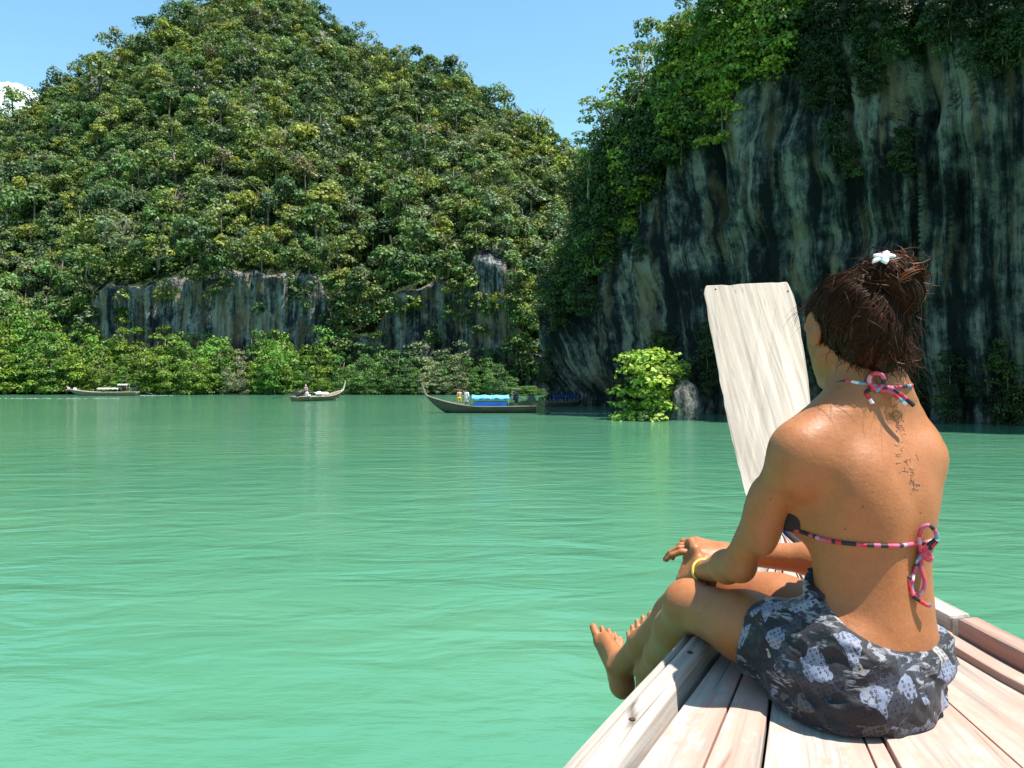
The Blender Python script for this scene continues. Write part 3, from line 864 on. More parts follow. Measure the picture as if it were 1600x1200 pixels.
# ================================================================== LONGTAIL BOW IN THE FOREGROUND
DZ = 2.015
def wood(name, base, pale, red=.0, grain=(60, 60, 3.0), rough=.75):
    m, nt, bs = mat_new(name)
    tc = nt.nodes.new('ShaderNodeTexCoord')
    oi = nt.nodes.new('ShaderNodeObjectInfo')
    at = nd(nt, 'ShaderNodeAttribute', attribute_name='grain')
    def mp(s):
        q = nt.nodes.new('ShaderNodeMapping'); q.inputs['Scale'].default_value = s
        nt.links.new(at.outputs['Vector'], q.inputs[0])
        ad = nd(nt, 'ShaderNodeVectorMath', operation='ADD'); nt.links.new(q.outputs[0], ad.inputs[0])
        sc = nd(nt, 'ShaderNodeVectorMath', operation='SCALE'); sc.inputs[0].default_value = (37, 11, 5); nt.links.new(oi.outputs['Random'], sc.inputs['Scale'])
        nt.links.new(sc.outputs[0], ad.inputs[1]); return ad.outputs[0]
    g1 = noise(nt, mp((1, .035, 1)), 55, 6, .65, .3)
    g2 = noise(nt, mp((1, .12, 1)), 9, 5, .6, .8)
    g3 = noise(nt, mp((1, .6, 1)), 26, 5, .7)
    r = ramp(nt, [(.30, base), (.62, pale)], g1)
    blot = ramp(nt, [(.35, (.72, .70, .68)), (.65, (1.08, 1.07, 1.06))], g2)
    col = mixc(nt, r.outputs[0], blot.outputs[0], 1.0, 'MULTIPLY')
    if red > 0:
        g4 = noise(nt, mp((1, .28, 1)), 5.5, 6, .68, .5)
        s = nd(nt, 'ShaderNodeMath', operation='MULTIPLY_ADD'); nt.links.new(g3, s.inputs[0]); s.inputs[1].default_value = .55; nt.links.new(g4, s.inputs[2])
        s2 = nd(nt, 'ShaderNodeMath', operation='MULTIPLY_ADD'); nt.links.new(g1, s2.inputs[0]); s2.inputs[1].default_value = .35; nt.links.new(s.outputs[0], s2.inputs[2])
        lo = 1.02 - .25 * red
        f = ramp(nt, [(lo, (0, 0, 0)), (lo + .16, (.62, .62, .62))], s2.outputs[0])
        col = mixc(nt, col, (.44, .21, .155), f.outputs[0])
    # dark hairline splits along the grain
    wv = nt.nodes.new('ShaderNodeTexVoronoi'); wv.feature = 'DISTANCE_TO_EDGE'; wv.inputs['Scale'].default_value = 7.0
    nt.links.new(mp((1, .09, .2)), wv.inputs['Vector'])
    ck = ramp(nt, [(.0, (.30, .28, .26)), (.018, (1, 1, 1))], wv.outputs['Distance'])
    gate = ramp(nt, [(.52, (0, 0, 0)), (.60, (1, 1, 1))], g2)
    col = mixc(nt, col, mixc(nt, col, ck.outputs[0], 1.0, 'MULTIPLY'), gate.outputs[0])
    nt.links.new(col, bs.inputs['Base Color'])
    bs.inputs['Roughness'].default_value = rough; bs.inputs['Specular IOR Level'].default_value = .3
    h = nd(nt, 'ShaderNodeMath', operation='ADD'); nt.links.new(g1, h.inputs[0]); nt.links.new(g3, h.inputs[1])
    bump(nt, h.outputs[0], .35, .004, bs)
    return m
M['deck'] = wood('weathered_deck_wood', (.24, .205, .175), (.45, .405, .36), .30)
M['deck_red'] = wood('red_washed_wood', (.26, .21, .175), (.47, .40, .35), .62)
M['prow'] = wood('bleached_prow_wood', (.30, .240, .190), (.47, .405, .345), 0)
M['rail'] = wood('rail_wood', (.22, .19, .165), (.44, .395, .35), .06)
M['rail_red'] = wood('red_rail_wood', (.22, .125, .095), (.40, .30, .25), .8)
M['hull_wood'] = wood('hull_wood', (.10, .06, .04), (.20, .13, .09), .2)
M['gap'] = plain('dark_bilge', (.03, .025, .02), .95, .1)
def with_grain(me, V):
    a = me.attributes.new('grain', 'FLOAT_VECTOR', 'POINT'); a.data.foreach_set('vector', np.asarray(V, dtype=np.float32).ravel())
boat = empty('longtail_boat', (.6, .5, 0))
tag(boat, 'weathered wooden longtail bow in the foreground with bleached upright prow board', 'boat')
def bl(name, V, F, mat, smooth=False, bevel=0, gr=None, parent=None):
    V = np.array(V, float)
    me = np_mesh(name, V - np.array([.6, .5, 0]), F, mat, smooth)
    with_grain(me, V if gr is None else gr)
    o = link(name, me, parent or boat)
    if bevel:
        b = o.modifiers.new('bevel', 'BEVEL'); b.width = bevel; b.segments = 2; b.limit_method = 'ANGLE'; b.angle_limit = math.radians(40)
    return o
LX = [(-3, -.95), (-1, -.72), (.2, -.36), (1.2, .115), (1.74, .392), (2.2, .61), (2.7, .83), (2.98, .905)]
RX = [(-3, 1.62), (-1, 1.42), (.2, 1.22), (1.2, 1.065), (1.55, 1.035), (1.95, 1.025), (2.4, 1.01), (2.98, .985)]
def sheer(y): return DZ + .10 * np.maximum(0, np.asarray(y) - 2.0) ** 2
def xl(y): return I(y, LX)
def xr(y): return I(y, RX)
YS = np.concatenate([np.linspace(-3, 1, 12), np.linspace(1.1, 2.95, 38)])
def plank(name, f0, f1, mat, dz=0.0, thick=.026, gap=.0022, y1=2.88, y0=-3, seed=0):
    ys = YS[(YS <= y1) & (YS >= y0)]
    L = xl(ys) + .066; Rr = xr(ys) - .062
    a = L + (Rr - L) * f0 + gap; b = L + (Rr - L) * f1 - gap
    b = np.maximum(b, a + .004)
    wob = .0016 * vnoise(np.stack([ys * 3.0, ys * 0 + seed, ys * 0], -1), 3)
    a = a + wob; b = b + .0016 * vnoise(np.stack([ys * 3.0, ys * 0 + seed + .5, ys * 0], -1), 4)
    z = sheer(ys) + dz + .0012 * np.sin(ys * 2 + seed)
    V = []; 
    for i in range(len(ys)):
        V += [(a[i], ys[i], z[i]), (b[i], ys[i], z[i]), (b[i], ys[i], z[i] - thick), (a[i], ys[i], z[i] - thick)]
    F = []
    for i in range(len(ys) - 1):
        for k in range(4): F.append((i * 4 + k, i * 4 + (k + 1) % 4, i * 4 + 4 + (k + 1) % 4, i * 4 + 4 + k))
    F = [q[::-1] for q in F]
    F += [(0, 1, 2, 3), tuple(range(len(V) - 1, len(V) - 5, -1))]
    V = np.array(V)
    gr = V.copy(); w_ = (f0 + f1) / 2
    gr[:, 0] -= (xl(V[:, 1]) + .066) * (1 - w_) + (xr(V[:, 1]) - .062) * w_
    return bl(name, V, F, mat, False, .003, gr)
fr = [(0, .125, 'deck', 0), (.125, .232, 'deck', .002), (.232, .447, 'deck', -.002), (.447, .487, 'deck_red', -.003), (.487, .712, 'deck_red', .002), (.712, .965, 'deck_red', 0)]
for k, (a, b, m_, dz) in enumerate(fr): plank('deck_plank', a, b, M[m_], dz, seed=k)
# dark inner bottom seen through the seams
bl('bilge', [p for y in YS for p in ((float(xl(y)) + .02, y, float(sheer(y)) - .032), (float(xr(y)) - .02, y, float(sheer(y)) - .032))],
   [(2 * i, 2 * i + 1, 2 * i + 3, 2 * i + 2) for i in range(len(YS) - 1)], M['gap'])
def rail(name, fx, w_, z0, z1, y0, y1, mat, side, bev=.006, inner=0.0, parent=None):
    """long timber following the side; side=+1 lies inboard to the right of its outer edge"""
    ys = np.concatenate([[y0], YS[(YS > y0 + .02) & (YS < y1 - .02)], [y1]])
    V = []
    for y in ys:
        x = float(fx(y)); z = float(sheer(y))
        jig = .002 * float(vnoise(np.array([y * 5, z1 * 9, 1.0]), 6))
        V += [(x, y, z + z1 + jig), (x + side * w_, y, z + z1 - .004 + jig), (x + side * (w_ + inner), y, z + z0), (x - side * .004, y, z + z0)]
    F = []
    for i in range(len(ys) - 1):
        for k in range(4): F.append((i * 4 + k, i * 4 + (k + 1) % 4, i * 4 + 4 + (k + 1) % 4, i * 4 + 4 + k))
    if side > 0: F = [q[::-1] for q in F]
    n = len(V)
    F += [(0, 1, 2, 3) if side > 0 else (3, 2, 1, 0), (n - 1, n - 2, n - 3, n - 4) if side > 0 else (n - 4, n - 3, n - 2, n - 1)]
    V = np.array(V); gr = V.copy(); gr[:, 0] -= fx(V[:, 1])
    return bl(name, V, F, mat, False, bev, gr, parent)
gw = rail('gunwale', xl, .048, -.03, .036, -3, 2.9, M['rail'], 1, .012, .012)
rail('rubbing_strake', lambda y: xl(y) - .022, .018, -.035, .030, -3, 2.9, M['rail'], 1, .008)
rail('gunwale', xr, .050, -.03, .060, 1.80, 2.9, M['rail'], -1, .008)
rail('gunwale', lambda y: xr(y) - .002, .046, -.03, .062, -3, 1.775, M['rail_red'], -1, .007)
rail('deck_stringer', lambda y: xr(y) - .052, .040, -.02, .022, -3, 1.86, M['deck_red'], -1, .004)
# iron nail heads along the left rail
nb = MB()
for y in (.95, 1.30, 1.62, 2.1):
    x = float(xl(y)) + .028; z = float(sheer(y)) + .034
    nb.tube([(x - .6, y - .5, z - .004), (x - .6, y - .5, z + .0015)], .0055, 10)
nb.build('nail_head', plain('rusty_iron', (.05, .03, .022), .8, .3), boat)
# hull sides below the rail
def hull_side():
    ys = YS; V = []
    for sgn, fx in ((-1, xl), (1, xr)):
        for y in ys:
            top = float(sheer(y)) - .035; x = float(fx(y)); cx = .62 + .12 * (y - .5)
            cx = min(cx, .95)
            for t in np.linspace(0, 1, 9):
                f = 1 - .42 * t ** 1.7
                zb = -.35 + max(0, (y - 1.2)) ** 2 * .42
                V.append((cx + (x - cx) * f, y - .35 * t * max(0, (y - 1)) / 2, top + (zb - top) * t))
    n = len(ys) * 9; F = []
    for s_ in (0, 1):
        for i in range(len(ys) - 1):
            for k in range(8):
                q = (s_ * n + i * 9 + k, s_ * n + i * 9 + k + 1, s_ * n + i * 9 + 10 + k, s_ * n + i * 9 + 9 + k)
                F.append(q if s_ else q[::-1])
    for i in range(len(ys) - 1): F.append((i * 9 + 8, (i + 1) * 9 + 8, n + (i + 1) * 9 + 8, n + i * 9 + 8))
    for e in (0, len(ys) - 1):
        for k in range(8): F.append((e * 9 + k, e * 9 + k + 1, n + e * 9 + k + 1, n + e * 9 + k))
    bl('hull', V, F, M['hull_wood'], True)
hull_side()
# the tall prow board, leaning forward
def prow():
    out = [(1100, 452), (1103, 446), (1166, 443), (1228, 440), (1231, 442), (1241, 470), (1250, 520), (1258, 575), (1263, 620), (1266, 680), (1268, 760), (1268, 860), (1222, 900), (1196, 870), (1176, 810), (1164, 770), (1152, 725), (1140, 675), (1129, 620), (1120, 570), (1113, 530), (1106, 500), (1104, 478), (1099, 458)]
    pr = np.random.default_rng(3)
    # refine and roughen the edge a little
    pts = []
    for i in range(len(out)):
        a = np.array(out[i], float); b = np.array(out[(i + 1) % len(out)], float)
        n = max(1, int(np.linalg.norm(b - a) / 12))
        for k in range(n): pts.append(a + (b - a) * k / n + pr.normal(size=2) * .45)
    def W(px, py, back):
        Y = 2.86 + .52 * (800 - py) / 355
        p = P(px, py, Y); return p + back * np.array([.03, .06, -.012])
    Fr = np.array([W(a, b, 0) for a, b in pts]); n = len(Fr)
    mid = np.array([W(px, py, -.006) for px, py in pts]).mean(0)
    Bk = np.array([W(a, b, 1) for a, b in pts])
    V = np.concatenate([Fr, Bk]); F = [tuple(range(n - 1, -1, -1)), tuple(range(n, 2 * n))]
    F += [(i, (i + 1) % n, n + (i + 1) % n, n + i) for i in range(n)]
    gr = V.copy(); gr = np.stack([V[:, 0] * 1.0 + (V[:, 2] - 2.3) * .10, V[:, 2], V[:, 1] * 0], 1)
    bl('prow_board', V, F, M['prow'], False, .004, gr)
    cm = plain('crack_shadow', (.10, .075, .055), .95, .05)
    for path in ([(1158, 446), (1163, 462), (1171, 478), (1173, 500)], [(1144, 446), (1150, 458), (1157, 468)], [(1196, 592), (1202, 610), (1206, 632), (1213, 660)], [(1205, 446), (1214, 470), (1219, 482)], [(1150, 520), (1153, 545), (1156, 560)], [(1222, 512), (1232, 530), (1236, 548)], [(1178, 660), (1186, 690), (1189, 712)], [(1206, 518), (1216, 516)]):
        cb = MB(); q = [W(x_, y_, -.004) - np.array([.6, .5, 0]) for x_, y_ in path]; q = smooth_path(q, 12); q = q + pr.normal(size=q.shape) * .0008
        cb.tube(list(q), list(.0012 * np.sin(np.linspace(.2, 2.95, 12)) + .0003), 4); cb.build('crack', cm, boat)
    for x_, y_ in ((1186, 664), (1187, 677), (1144, 612), (1231, 455), (1118, 452)):
        cb = MB(); p_ = W(x_, y_, -.002) - np.array([.6, .5, 0]); cb.tube([p_ + [0, .004, 0], p_ - [0, .003, 0]], .0035, 7); cb.build('nail_head', M['gap'], boat)
    # stem timber under the board down to the water
    b = MB(); b.tube([np.array([.98, 2.98, 2.15]) - [.6, .5, 0], np.array([.965, 2.9, 1.4]) - [.6, .5, 0], np.array([.93, 2.45, .3]) - [.6, .5, 0], np.array([.9, 2.0, -.3]) - [.6, .5, 0]], [.07, .075, .075, .06], 8)
    o = b.build('stem', M['hull_wood'], boat, True); with_grain(o.data, np.array(b.v))
prow()
# blue cloth wound round the foot of the prow board
def sash():
    m, nt, bs = mat_new('blue_cloth')
    n = noise(nt, coords(nt, 'Object', (30, 30, 140)), 1.0, 4)
    r = ramp(nt, [(.3, (.012, .03, .26)), (.7, (.03, .085, .55))], n); nt.links.new(r.outputs[0], bs.inputs['Base Color'])
    bs.inputs['Roughness'].default_value = .6; bump(nt, n, .5, .01, bs)
    b = MB()
    for k in range(9):
        z = 2.124 - k * .0140; pts = []
        for t in np.linspace(0, 2 * np.pi, 40, endpoint=False):
            a = .122 + .006 * math.sin(k * 2.1); c = .075 + .004 * math.cos(k)
            ex = abs(math.cos(t)) ** .6 * math.copysign(1, math.cos(t)); ey = abs(math.sin(t)) ** .6 * math.copysign(1, math.sin(t))
            pts.append((.962 + a * ex, 2.86 + c * ey - .004 * (k % 2), z + .010 * math.sin(t * 1.0 + k * .7) + .004 * math.sin(3 * t + k)))
        pts.append(pts[0])
        b.tube(pts, .0085 + .002 * (k % 3), 8, False)
    o = b.build('blue_sash', m, smooth=True)
    tag(o, 'blue cloth wound in folds round the foot of the prow board', 'cloth')
sash()

# ================================================================== THE SEATED WOMAN
YAW = math.radians(25)
L_ = np.array([-math.cos(YAW), -math.sin(YAW), 0.0]); F_ = np.array([-math.sin(YAW), math.cos(YAW), 0.0]); Z_ = np.array([0, 0, 1.0])
# torso as a stack of cross-sections: z, centre x, centre y, half width, half depth, yaw
TS = np.array([
    [1.99, .622, 1.455, .120, .104, 31], [2.06, .624, 1.452, .128, .107, 31], [2.13, .637, 1.450, .124, .100, 30], [2.19, .653, 1.454, .116, .089, 28],
    [2.235, .654, 1.458, .1115, .082, 27], [2.29, .653, 1.462, .114, .084, 26], [2.35, .652, 1.466, .123, .096, 25], [2.41, .649, 1.473, .133, .102, 25],
    [2.46, .645, 1.483, .139, .098, 25], [2.50, .643, 1.492, .137, .085, 25], [2.535, .647, 1.496, .108, .066, 25], [2.562, .652, 1.494, .068, .053, 26], [2.60, .655, 1.492, .048, .049, 27], [2.64, .652, 1.496, .046, .048, 27]])
def torso(p):
    z = p[..., 2]
    q = [np.interp(z, TS[:, 0], TS[:, k]) for k in range(1, 6)]
    # cubic-like smoothing: average of neighbours
    for d in (-.012, .012):
        for k in range(5): q[k] = q[k] + np.interp(z + d, TS[:, 0], TS[:, k + 1])
    cx, cy, a, b, yw = [v / 3 for v in q]
    yw = np.radians(yw); dx = p[..., 0] - cx; dy = p[..., 1] - cy
    u = -np.cos(yw) * dx - np.sin(yw) * dy; v = -np.sin(yw) * dx + np.cos(yw) * dy
    n = 2.35
    k0 = (np.abs(u / a) ** n + np.abs(v / b) ** n) ** (1 / n)
    d = (k0 - 1) * np.minimum(a, b) * .92
    return np.maximum(d, np.maximum(TS[0, 0] - z, z - TS[-1, 0]))
def tc(z):
    return np.array([np.interp(z, TS[:, 0], TS[:, 1]), np.interp(z, TS[:, 0], TS[:, 2]), z])
def B(u, v, z): return tc(z) + u * L_ + v * F_
SHL, ELL_, WRL = np.array([.502, 1.430, 2.470]), np.array([.444, 1.578, 2.236]), np.array([.424, 1.785, 2.172])
SHR, ELR, WRR = np.array([.786, 1.562, 2.466]), np.array([.735, 1.74, 2.204]), np.array([.492, 1.86, 2.198])
HPL, KNL, ANL = np.array([.568, 1.412, 2.106]), np.array([.383, 1.75, 2.108]), np.array([.343, 2.0, 1.872])
HPR, KNR, ANR = np.array([.698, 1.49, 2.106]), np.array([.436, 1.83, 2.135]), np.array([.286, 2.105, 1.846])
hy = math.radians(9)
HL = np.array([-math.cos(hy), -math.sin(hy), 0]); HF = unit(np.array([-math.sin(hy), math.cos(hy), -.20])); HU = np.cross(HL, HF) * -1
HU = unit(np.cross(HF, HL)) if np.cross(HF, HL)[2] > 0 else unit(np.cross(HL, HF))
HC = np.array([.632, 1.515, 2.715])
def Hd(l, f, u): return HC + l * HL + f * HF + u * HU
HR_ = np.stack([HL, HF, HU], 1)

G = Grid((.13, 1.22, 1.70), (1.0, 2.34, 2.88), .0036)
def body_field():
    T = G.new()
    stroke(G, T, (torso, np.array([.38, 1.25, 1.99]), np.array([.95, 1.72, 2.64])), .01)
    # trapezius, collar, shoulder blades
    stroke(G, T, cap(B(.028, -.026, 2.585), SHL + [.03, .0, .020], .028, .028), .055)
    stroke(G, T, cap(B(-.028, -.026, 2.585), SHR + [-.03, -.0, .018], .028, .028), .055)
    stroke(G, T, ell(B(.078, -.066, 2.415), (.042, .020, .056), np.stack([unit(L_ + .35 * F_), unit(F_ - .35 * L_), Z_], 1)), .03)
    stroke(G, T, ell(B(-.074, -.066, 2.415), (.040, .020, .056), np.stack([unit(L_ - .35 * F_), unit(F_ + .35 * L_), Z_], 1)), .03)
    # bust
    stroke(G, T, ell(B(.076, .080, 2.352), (.054, .060, .052), np.stack([L_, F_, Z_], 1)), .03)
    stroke(G, T, ell(B(-.076, .080, 2.352), (.052, .060, .052), np.stack([L_, F_, Z_], 1)), .03)
    # long back muscles either side of the spine, then the furrow
    for s_ in (1, -1):
        stroke(G, T, cap(B(s_ * .030, -.068, 2.12), B(s_ * .030, -.082, 2.38), .024, .022), .03)
    sp = [B(0, -.128, 2.10), B(0, -.108, 2.20), B(0, -.106, 2.29), B(0, -.118, 2.39), B(0, -.116, 2.47)]
    for a, b in zip(sp[:-1], sp[1:]): stroke(G, T, cap(a, b, .0125, .0125), .026, True)
    # soften the modelling of the trunk below the neck
    zi = int((2.56 - G.lo[2]) / G.h); sub = T[:, :, :zi + 12].copy(); S_ = sub
    for _ in range(10):
        for ax in range(3):
            S_ = (np.roll(S_, 2, ax) + np.roll(S_, -2, ax) + S_) / 3
    wz = np.clip((2.56 - (np.arange(sub.shape[2]) * G.h + G.lo[2])) / .03, 0, 1).astype(np.float32)
    near = np.clip((.06 - np.abs(sub)) / .02, 0, 1)
    T[:, :, :zi + 12] = sub + (S_ - sub) * wz * near
    # C7 bump
    stroke(G, T, ell(B(0, -.066, 2.548), (.014, .010, .014)), .02)
    # head: skull, face, jaw, neck, ears
    stroke(G, T, cap(B(0, -.002, 2.56), Hd(0, -.012, -.055), .052, .051), .03)
    stroke(G, T, ell(Hd(0, -.012, .004), (.071, .090, .076), HR_), .02)
    stroke(G, T, ell(Hd(0, .030, -.045), (.058, .060, .070), HR_), .03)
    stroke(G, T, cap(Hd(.048, .006, -.070), Hd(.012, .075, -.105), .018, .016), .025)
    stroke(G, T, cap(Hd(-.048, .006, -.070), Hd(-.012, .075, -.105), .018, .016), .025)
    stroke(G, T, ell(Hd(0, .082, -.104), (.018, .014, .014), HR_), .015)
    stroke(G, T, cap(Hd(0, .088, -.005), Hd(0, .108, -.040), .008, .012), .012)
    for s_ in (1, -1):
        stroke(G, T, ell(Hd(s_ * .030, .098, .004), (.016, .012, .010), HR_), .010, True)
        stroke(G, T, ell(Hd(s_ * .030, .082, .003), (.012, .012, .012), HR_), .003)
        stroke(G, T, ell(Hd(s_ * .009, .104, -.039), (.008, .008, .006), HR_), .006)
        # ear: rim and hollow
        ec = Hd(s_ * .0755, -.008, -.022)
        ER = np.stack([unit(s_ * HL * .93 - .35 * HF), unit(HF + .33 * s_ * HL), HU], 1)
        stroke(G, T, ell(ec, (.008, .018, .031), ER), .008)
        stroke(G, T, ell(ec + s_ * .009 * HL + .002 * HF + .006 * HU, (.006, .010, .017), ER), .004, True)
        stroke(G, T, ell(ec - .026 * HU, (.006, .009, .009), ER), .006)
    stroke(G, T, ell(Hd(0, .094, -.070), (.020, .008, .005), HR_), .004)
    stroke(G, T, ell(Hd(0, .092, -.079), (.018, .008, .006), HR_), .004)
    total = T.copy()

    def finger(Fd, base, dirs, lens, rads, k=.006):
        p = np.array(base, float)
        for d, l, (ra, rb) in zip(dirs, lens, rads):
            q = p + unit(d) * l
            stroke(G, Fd, cap(p, q, ra, rb), k); p = q
        return p
    def hand(wr, kn, up, side, curl, spread, thumb, rs=1.0):
        """palm from wrist to knuckle centre; side = towards the thumb; up = back of the hand"""
        fields = []
        d = unit(kn - wr); up = unit(up - d * np.dot(up, d)); th = unit(side - d * np.dot(side, d)); th = unit(th - up * np.dot(th, up))
        palm = G.new()
        for s_ in (-.026, -.009, .009, .026):
            stroke(G, palm, cap(wr + th * s_ * .55 + d * .008, kn + th * s_ - d * .003, .0145, .0105), .010)
        fl = [.066, .078, .084, .076]                      # little .. index
        out = palm.copy()
        for i, s_ in enumerate((-.0295, -.0100, .0098, .0285)):
            fd = palm.copy(); c = curl[i]
            L1 = fl[i] * .47; L2 = fl[i] * .30; L3 = fl[i] * .25
            def rot(a): return d * math.cos(a) - up * math.sin(a) + th * (s_ * spread)
            finger(fd, kn + th * s_ - d * .004 + up * .001, [rot(c[0]), rot(c[0] + c[1]), rot(c[0] + c[1] + c[2])], [L1, L2, L3], [(.0084 * rs, .0076 * rs), (.0076 * rs, .0068 * rs), (.0067 * rs, .0052 * rs)], .003)
            out = np.minimum(out, fd)
        fd = palm.copy()
        tb = wr + d * .018 + th * .018 - up * .004
        finger(fd, tb, thumb, [.036, .030, .024], [(.0135, .0105), (.0100, .0088), (.0088, .0062)], .010)
        return np.minimum(out, fd)
    def limb(base, strokes, blend, base_k):
        A = G.new()
        for s_ in strokes: stroke(G, A, s_[0], s_[1])
        return A
    # ---- left arm
    A = G.new()
    stroke(G, A, ell(SHL + [.000, -.002, -.018], (.044, .048, .060)), .02)
    stroke(G, A, cap(SHL + [0, 0, -.01], ELL_, .0385, .0295), .02)
    stroke(G, A, ell((SHL * .45 + ELL_ * .55) + [0, -.012, 0], (.026, .030, .07), frame(F_, unit(SHL - ELL_))), .03)
    stroke(G, A, ell(ELL_ + [.004, -.012, -.008], (.018, .018, .018)), .02)
    mid = ELL_ * .70 + WRL * .30
    stroke(G, A, cap(ELL_, mid, .0295, .0310), .02); stroke(G, A, cap(mid, WRL, .0310, .0215), .02)
    KL = np.array([.392, 1.835, 2.168])
    hl = hand(WRL, KL, np.array([-.55, -.55, .50]), np.array([-.1, .15, 1.0]), [(.9, .8, .5), (.8, .8, .5), (.7, .8, .5), (.6, .8, .5)], 2.0,
              [np.array([-.25, .45, .80]), np.array([-.05, .9, .35]), np.array([-.1, .9, -.1])])
    A = smin(A, hl, .014)
    Q = G.new(); stroke(G, Q, ell(SHL + [.000, -.002, -.018], (.044, .048, .060)), .02); stroke(G, Q, cap(SHL + [0, 0, -.01], SHL * .74 + ELL_ * .26, .0385, .036), .02); stroke(G, Q, cap(B(.050, -.012, 2.560), SHL + [.01, 0, .010], .026, .034), .03)
    total = np.minimum(total, np.minimum(smin(T, Q, .045), smin(T, A, .006)))
    # ---- right arm
    A = G.new()
    stroke(G, A, ell(SHR + [.0, 0, -.018], (.042, .046, .058)), .02)
    stroke(G, A, cap(SHR + [0, 0, -.01], ELR, .042, .032), .02)
    stroke(G, A, ell(ELR + [.004, -.01, -.010], (.020, .020, .020)), .02)
    mid = ELR * .70 + WRR * .30
    stroke(G, A, cap(ELR, mid, .034, .0345), .02); stroke(G, A, cap(mid, WRR, .0345, .0220), .02)
    KR = np.array([.425, 1.868, 2.211])
    hr = hand(WRR, KR, np.array([.10, -.35, .95]), np.array([-.1, -1.0, -.15]), [(.45, .9, .6), (.35, .75, .5), (.20, .55, .4), (.12, .45, .4)], 3.0,
              [np.array([-.9, -.55, -.10]), np.array([-.95, -.15, -.25]), np.array([-.9, .1, -.45])])
    A = smin(A, hr, .014)
    Q = G.new(); stroke(G, Q, ell(SHR + [.0, 0, -.018], (.042, .046, .058)), .02); stroke(G, Q, cap(SHR + [0, 0, -.01], SHR * .74 + ELR * .26, .038, .036), .02); stroke(G, Q, cap(B(-.048, -.014, 2.562), SHR + [-.01, 0, .008], .026, .035), .03); stroke(G, Q, cap(B(-.10, -.045, 2.46), SHR + [-.02, -.01, -.03], .036, .036), .03)
    total = np.minimum(total, np.minimum(smin(T, Q, .050), smin(T, A, .006)))
    # ---- legs
    def leg(hp, kn, an, toe_dir, med, up_hint, s_):
        A = G.new()
        d = unit(kn - hp)
        stroke(G, A, cap(hp + [0, 0, .0], hp * .45 + kn * .55, .081, .065), .03)
        stroke(G, A, cap(hp * .45 + kn * .55, kn - d * .01, .066, .0485), .03)
        sd = unit(an - kn)
        fwd = unit(d - sd * np.dot(d, sd))
        stroke(G, A, ell(kn + d * .006 + (-sd) * .004, (.036, .038, .042), frame(d, -sd)), .03)
        stroke(G, A, cap(kn, kn * .68 + an * .32 - fwd * .008, .046, .0485), .03)
        stroke(G, A, cap(kn * .68 + an * .32 - fwd * .008, kn * .30 + an * .70, .0485, .036), .03)
        stroke(G, A, cap(kn * .30 + an * .70, an, .036, .031), .02)
        # foot
        td = unit(toe_dir); upv = unit(up_hint - td * np.dot(up_hint, td)); md = unit(med - td * np.dot(med, td)); md = unit(md - upv * np.dot(md, upv))
        heel = an - upv * .048 - td * .030
        FT = G.new()
        stroke(G, FT, ell(heel + upv * .010, (.036, .030, .032), np.stack([td, md, upv], 1)), .012)
        stroke(G, FT, cap(an, heel + upv * .012, .031, .028), .02)
        ball = heel + td * .136
        stroke(G, FT, cap(an + td * .012 - upv * .010, ball + upv * .012 + md * .010, .031, .016), .02)
        stroke(G, FT, cap(heel + td * .03, ball - upv * .006 + md * .022, .024, .019), .018)
        stroke(G, FT, cap(heel + td * .03, ball - td * .022 - upv * .008 - md * .026, .022, .015), .018)
        stroke(G, FT, ell(an + md * .030, (.012, .010, .012), np.stack([td, md, upv], 1)), .010)
        stroke(G, FT, ell(an - md * .030, (.012, .010, .012), np.stack([td, md, upv], 1)), .010)
        out = FT.copy()
        for i, (o, l, r, bk) in enumerate(((.029, .049, .0112, 0), (.0085, .045, .0074, .002), (-.0075, .040, .0070, .006), (-.021, .034, .0066, .013), (-.033, .028, .0062, .022))):
            fd = FT.copy(); b0 = ball + md * o - td * (bk + .004) - upv * .004
            d1 = unit(td + upv * .16 + md * (o * 2.2)); d2 = unit(td - upv * .15 + md * (o * 1.5))
            m1 = b0 + d1 * l * .55
            stroke(G, fd, cap(b0, m1, r * 1.08, r * .95), .006); stroke(G, fd, cap(m1, m1 + d2 * l * .45, r * .95, r * .98), .004)
            out = np.minimum(out, fd)
        return smin(A, out, .016)
    lg = leg(HPL, KNL, ANL, np.array([-.05, .50, .87]), np.array([1.0, .1, .0]), np.array([0, -.86, .48]), 1)
    total = np.minimum(total, smin(T, lg, .035))
    rg = leg(HPR, KNR, ANR, np.array([-.16, .70, .66]), np.array([-1.0, -.15, .1]), np.array([.05, -.62, .75]), -1)
    total = np.minimum(total, smin(T, rg, .035))
    return total, T
BF, TF = body_field()
BV, BQ = surface_nets(BF, G.lo, G.h)
def body_at(p):
    """trilinear sample of the body field"""
    q = (np.asarray(p, float) - G.lo) / G.h
    q = np.clip(q, 0, np.array(BF.shape) - 1.001); i = q.astype(int); f = q - i
    r = 0
    for dx in (0, 1):
        for dy in (0, 1):
            for dz in (0, 1):
                w_ = (f[..., 0] if dx else 1 - f[..., 0]) * (f[..., 1] if dy else 1 - f[..., 1]) * (f[..., 2] if dz else 1 - f[..., 2])
                r = r + w_ * BF[i[..., 0] + dx, i[..., 1] + dy, i[..., 2] + dz]
    return r
BODY_BVH = bvh_of(BV, BQ)
TV_, TQ_ = surface_nets(TF, G.lo, G.h)
TORSO_BVH = bvh_of(TV_, TQ_)
print('body verts', len(BV))

